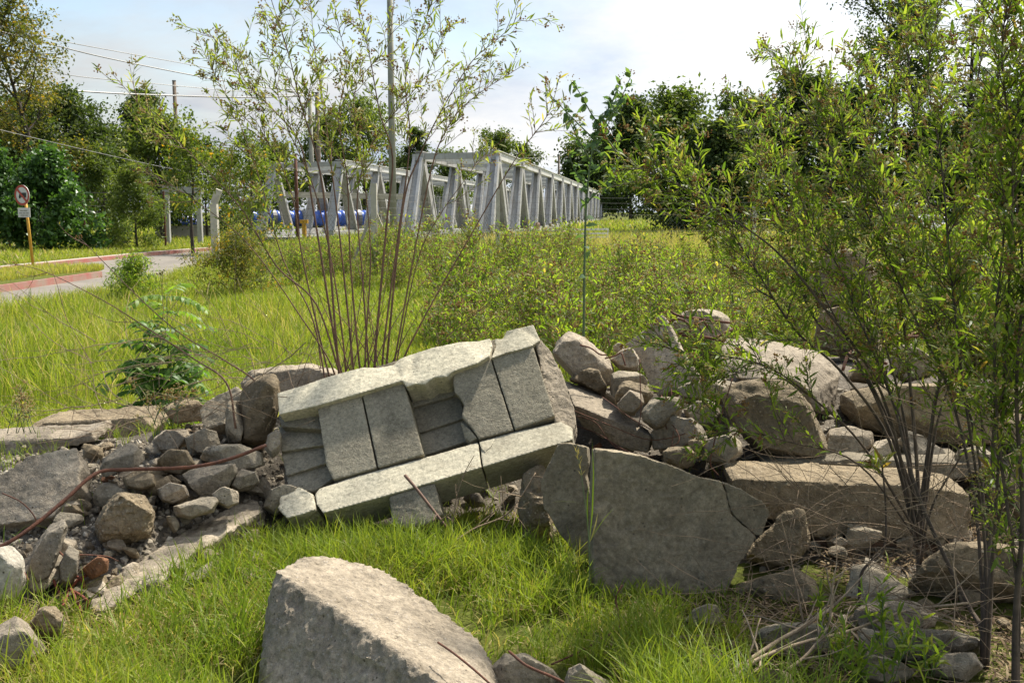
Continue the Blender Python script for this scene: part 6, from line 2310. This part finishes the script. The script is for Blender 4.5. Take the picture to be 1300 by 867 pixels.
br = [.14, .13, .12, .055, .07, .095, .06, .06, .05, .038, .03, .06, .05, .038, .03, .09, .065, .042, .035, .09, .065, .042, .035]
skin_body(bv, be, br, 'body', M['skin'], per_)
skin_body([(0, .0, B + .05), (0, -.01, B + .25), (0, -.02, B + .43), (-.17, -.02, B + .42), (-.22, -.06, B + .18), (-.15, -.25, B + .10), (.17, -.02, B + .42), (.22, -.06, B + .18), (.15, -.25, B + .10),
           (-.11, -.06, B + .07), (-.12, -.46, B + .07), (-.12, -.44, .10), (.11, -.06, B + .07), (.12, -.46, B + .07), (.12, -.44, .10)],
          [(0, 1), (1, 2), (2, 3), (3, 4), (4, 5), (2, 6), (6, 7), (7, 8), (0, 9), (9, 10), (10, 11), (0, 12), (12, 13), (13, 14)],
          [.16, .15, .14, .075, .062, .05, .075, .062, .05, .105, .08, .055, .105, .08, .055], 'clothes', M['cloth_dark'], per_)
skin_body([(0, .03, B + .52), (0, .02, B + .62), (0, .0, B + .70), (0, -.04, B + .76)], [(0, 1), (1, 2), (2, 3)], [.08, .105, .105, .07], 'hair', M['hair'], per_)
g = Geo()
g.box((pq.x, pq.y + .02, B - .03), (.9, .4, .06))
g.box((pq.x - .35, pq.y + .02, (B - .06) / 2 - .05), (.08, .34, B - .06 + .1))
g.box((pq.x + .35, pq.y + .02, (B - .06) / 2 - .05), (.08, .34, B - .06 + .1))
put('bench', g, M['post_conc'], None, 'low bench under the person behind the white railing', 'bench', loc=(pq.x, pq.y, 0))

# ------------------------------------------------------------------ parked cars glimpsed through the shrub
M['car_paint'] = plain('white_car_paint', (0.62, 0.62, 0.62), (0.58, 0.58, 0.58), 2, .25)
M['glass'] = plain('dark_car_glass', (0.02, 0.025, 0.03), (0.03, 0.035, 0.04), 2, .08)
M['tyre'] = plain('tyre_rubber', (0.025, 0.025, 0.025), (0.02, 0.02, 0.02), 9, .9)
M['lamp_red'] = plain('red_lamp_lens', (0.45, 0.02, 0.02), (0.38, 0.02, 0.02), 9, .25)


def car(loc, rz, label):
    root = thing('parked_car', (0, 0, 0), label, 'car', None)
    bm = bmesh.new()
    prof = [(-2.0, .38), (-2.05, .75), (-1.95, .95), (-1.25, 1.38), (.35, 1.42), (1.0, .98), (1.9, .82), (2.05, .6), (2.02, .36)]
    for sgn in (-1, 1):
        pass
    vs0 = [[bm.verts.new((x, y * (.80 if z > 1.1 else .86), z)) for x, z in prof] for y in (-1, 1)]
    n_ = len(prof)
    bm.faces.new(vs0[0])
    bm.faces.new(vs0[1][::-1])
    for i in range(n_):
        bm.faces.new([vs0[0][i], vs0[1][i], vs0[1][(i + 1) % n_], vs0[0][(i + 1) % n_]])
    bmesh.ops.recalc_face_normals(bm, faces=bm.faces)
    bmesh.ops.bevel(bm, geom=bm.edges[:], offset=.07, segments=2, affect='EDGES')
    me = bpy.data.meshes.new('body')
    bm.to_mesh(me)
    bm.free()
    put('body', me, M['car_paint'], root)
    for nm, pts in (('rear_window', [(-1.80, -.62, 1.05), (-1.80, .62, 1.05), (-1.36, .58, 1.335), (-1.36, -.58, 1.335)]),
                    ('windscreen', [(.94, -.66, 1.045), (.94, .66, 1.045), (.48, .6, 1.36), (.48, -.6, 1.36)])):
        g = Geo()
        o_ = Vector((-.02 if nm[0] == 'r' else .03, 0, .03))
        g.add([tuple(Vector(p) + o_) for p in pts], None, [(0, 1, 2, 3)])
        put(nm, g, M['glass'], root)
    for sgn in (-1, 1):
        g = Geo()
        g.add([(-1.2, sgn * .868, 1.02), (.7, sgn * .868, 1.02), (.25, sgn * .83, 1.34), (-1.1, sgn * .83, 1.34)], None, [(0, 1, 2, 3)])
        put('side_window', g, M['glass'], root)
        g = Geo()
        g.box((-2.04, sgn * .66, .8), (.06, .26, .2))
        put('tail_light', g, M['lamp_red'], root)
        for x in (-1.25, 1.3):
            g = Geo()
            g.tube([Vector((x, sgn * .70, .31)), Vector((x, sgn * .88, .31))], .31, 20)
            put('wheel', g, M['tyre'], root)
    root.location = loc
    root.rotation_euler = (0, 0, rz)
    return root


q = P(1160, 300, 51)
car((q.x, 51, 0), 1.8, 'white car with a red tail light glimpsed right of the round boulder')
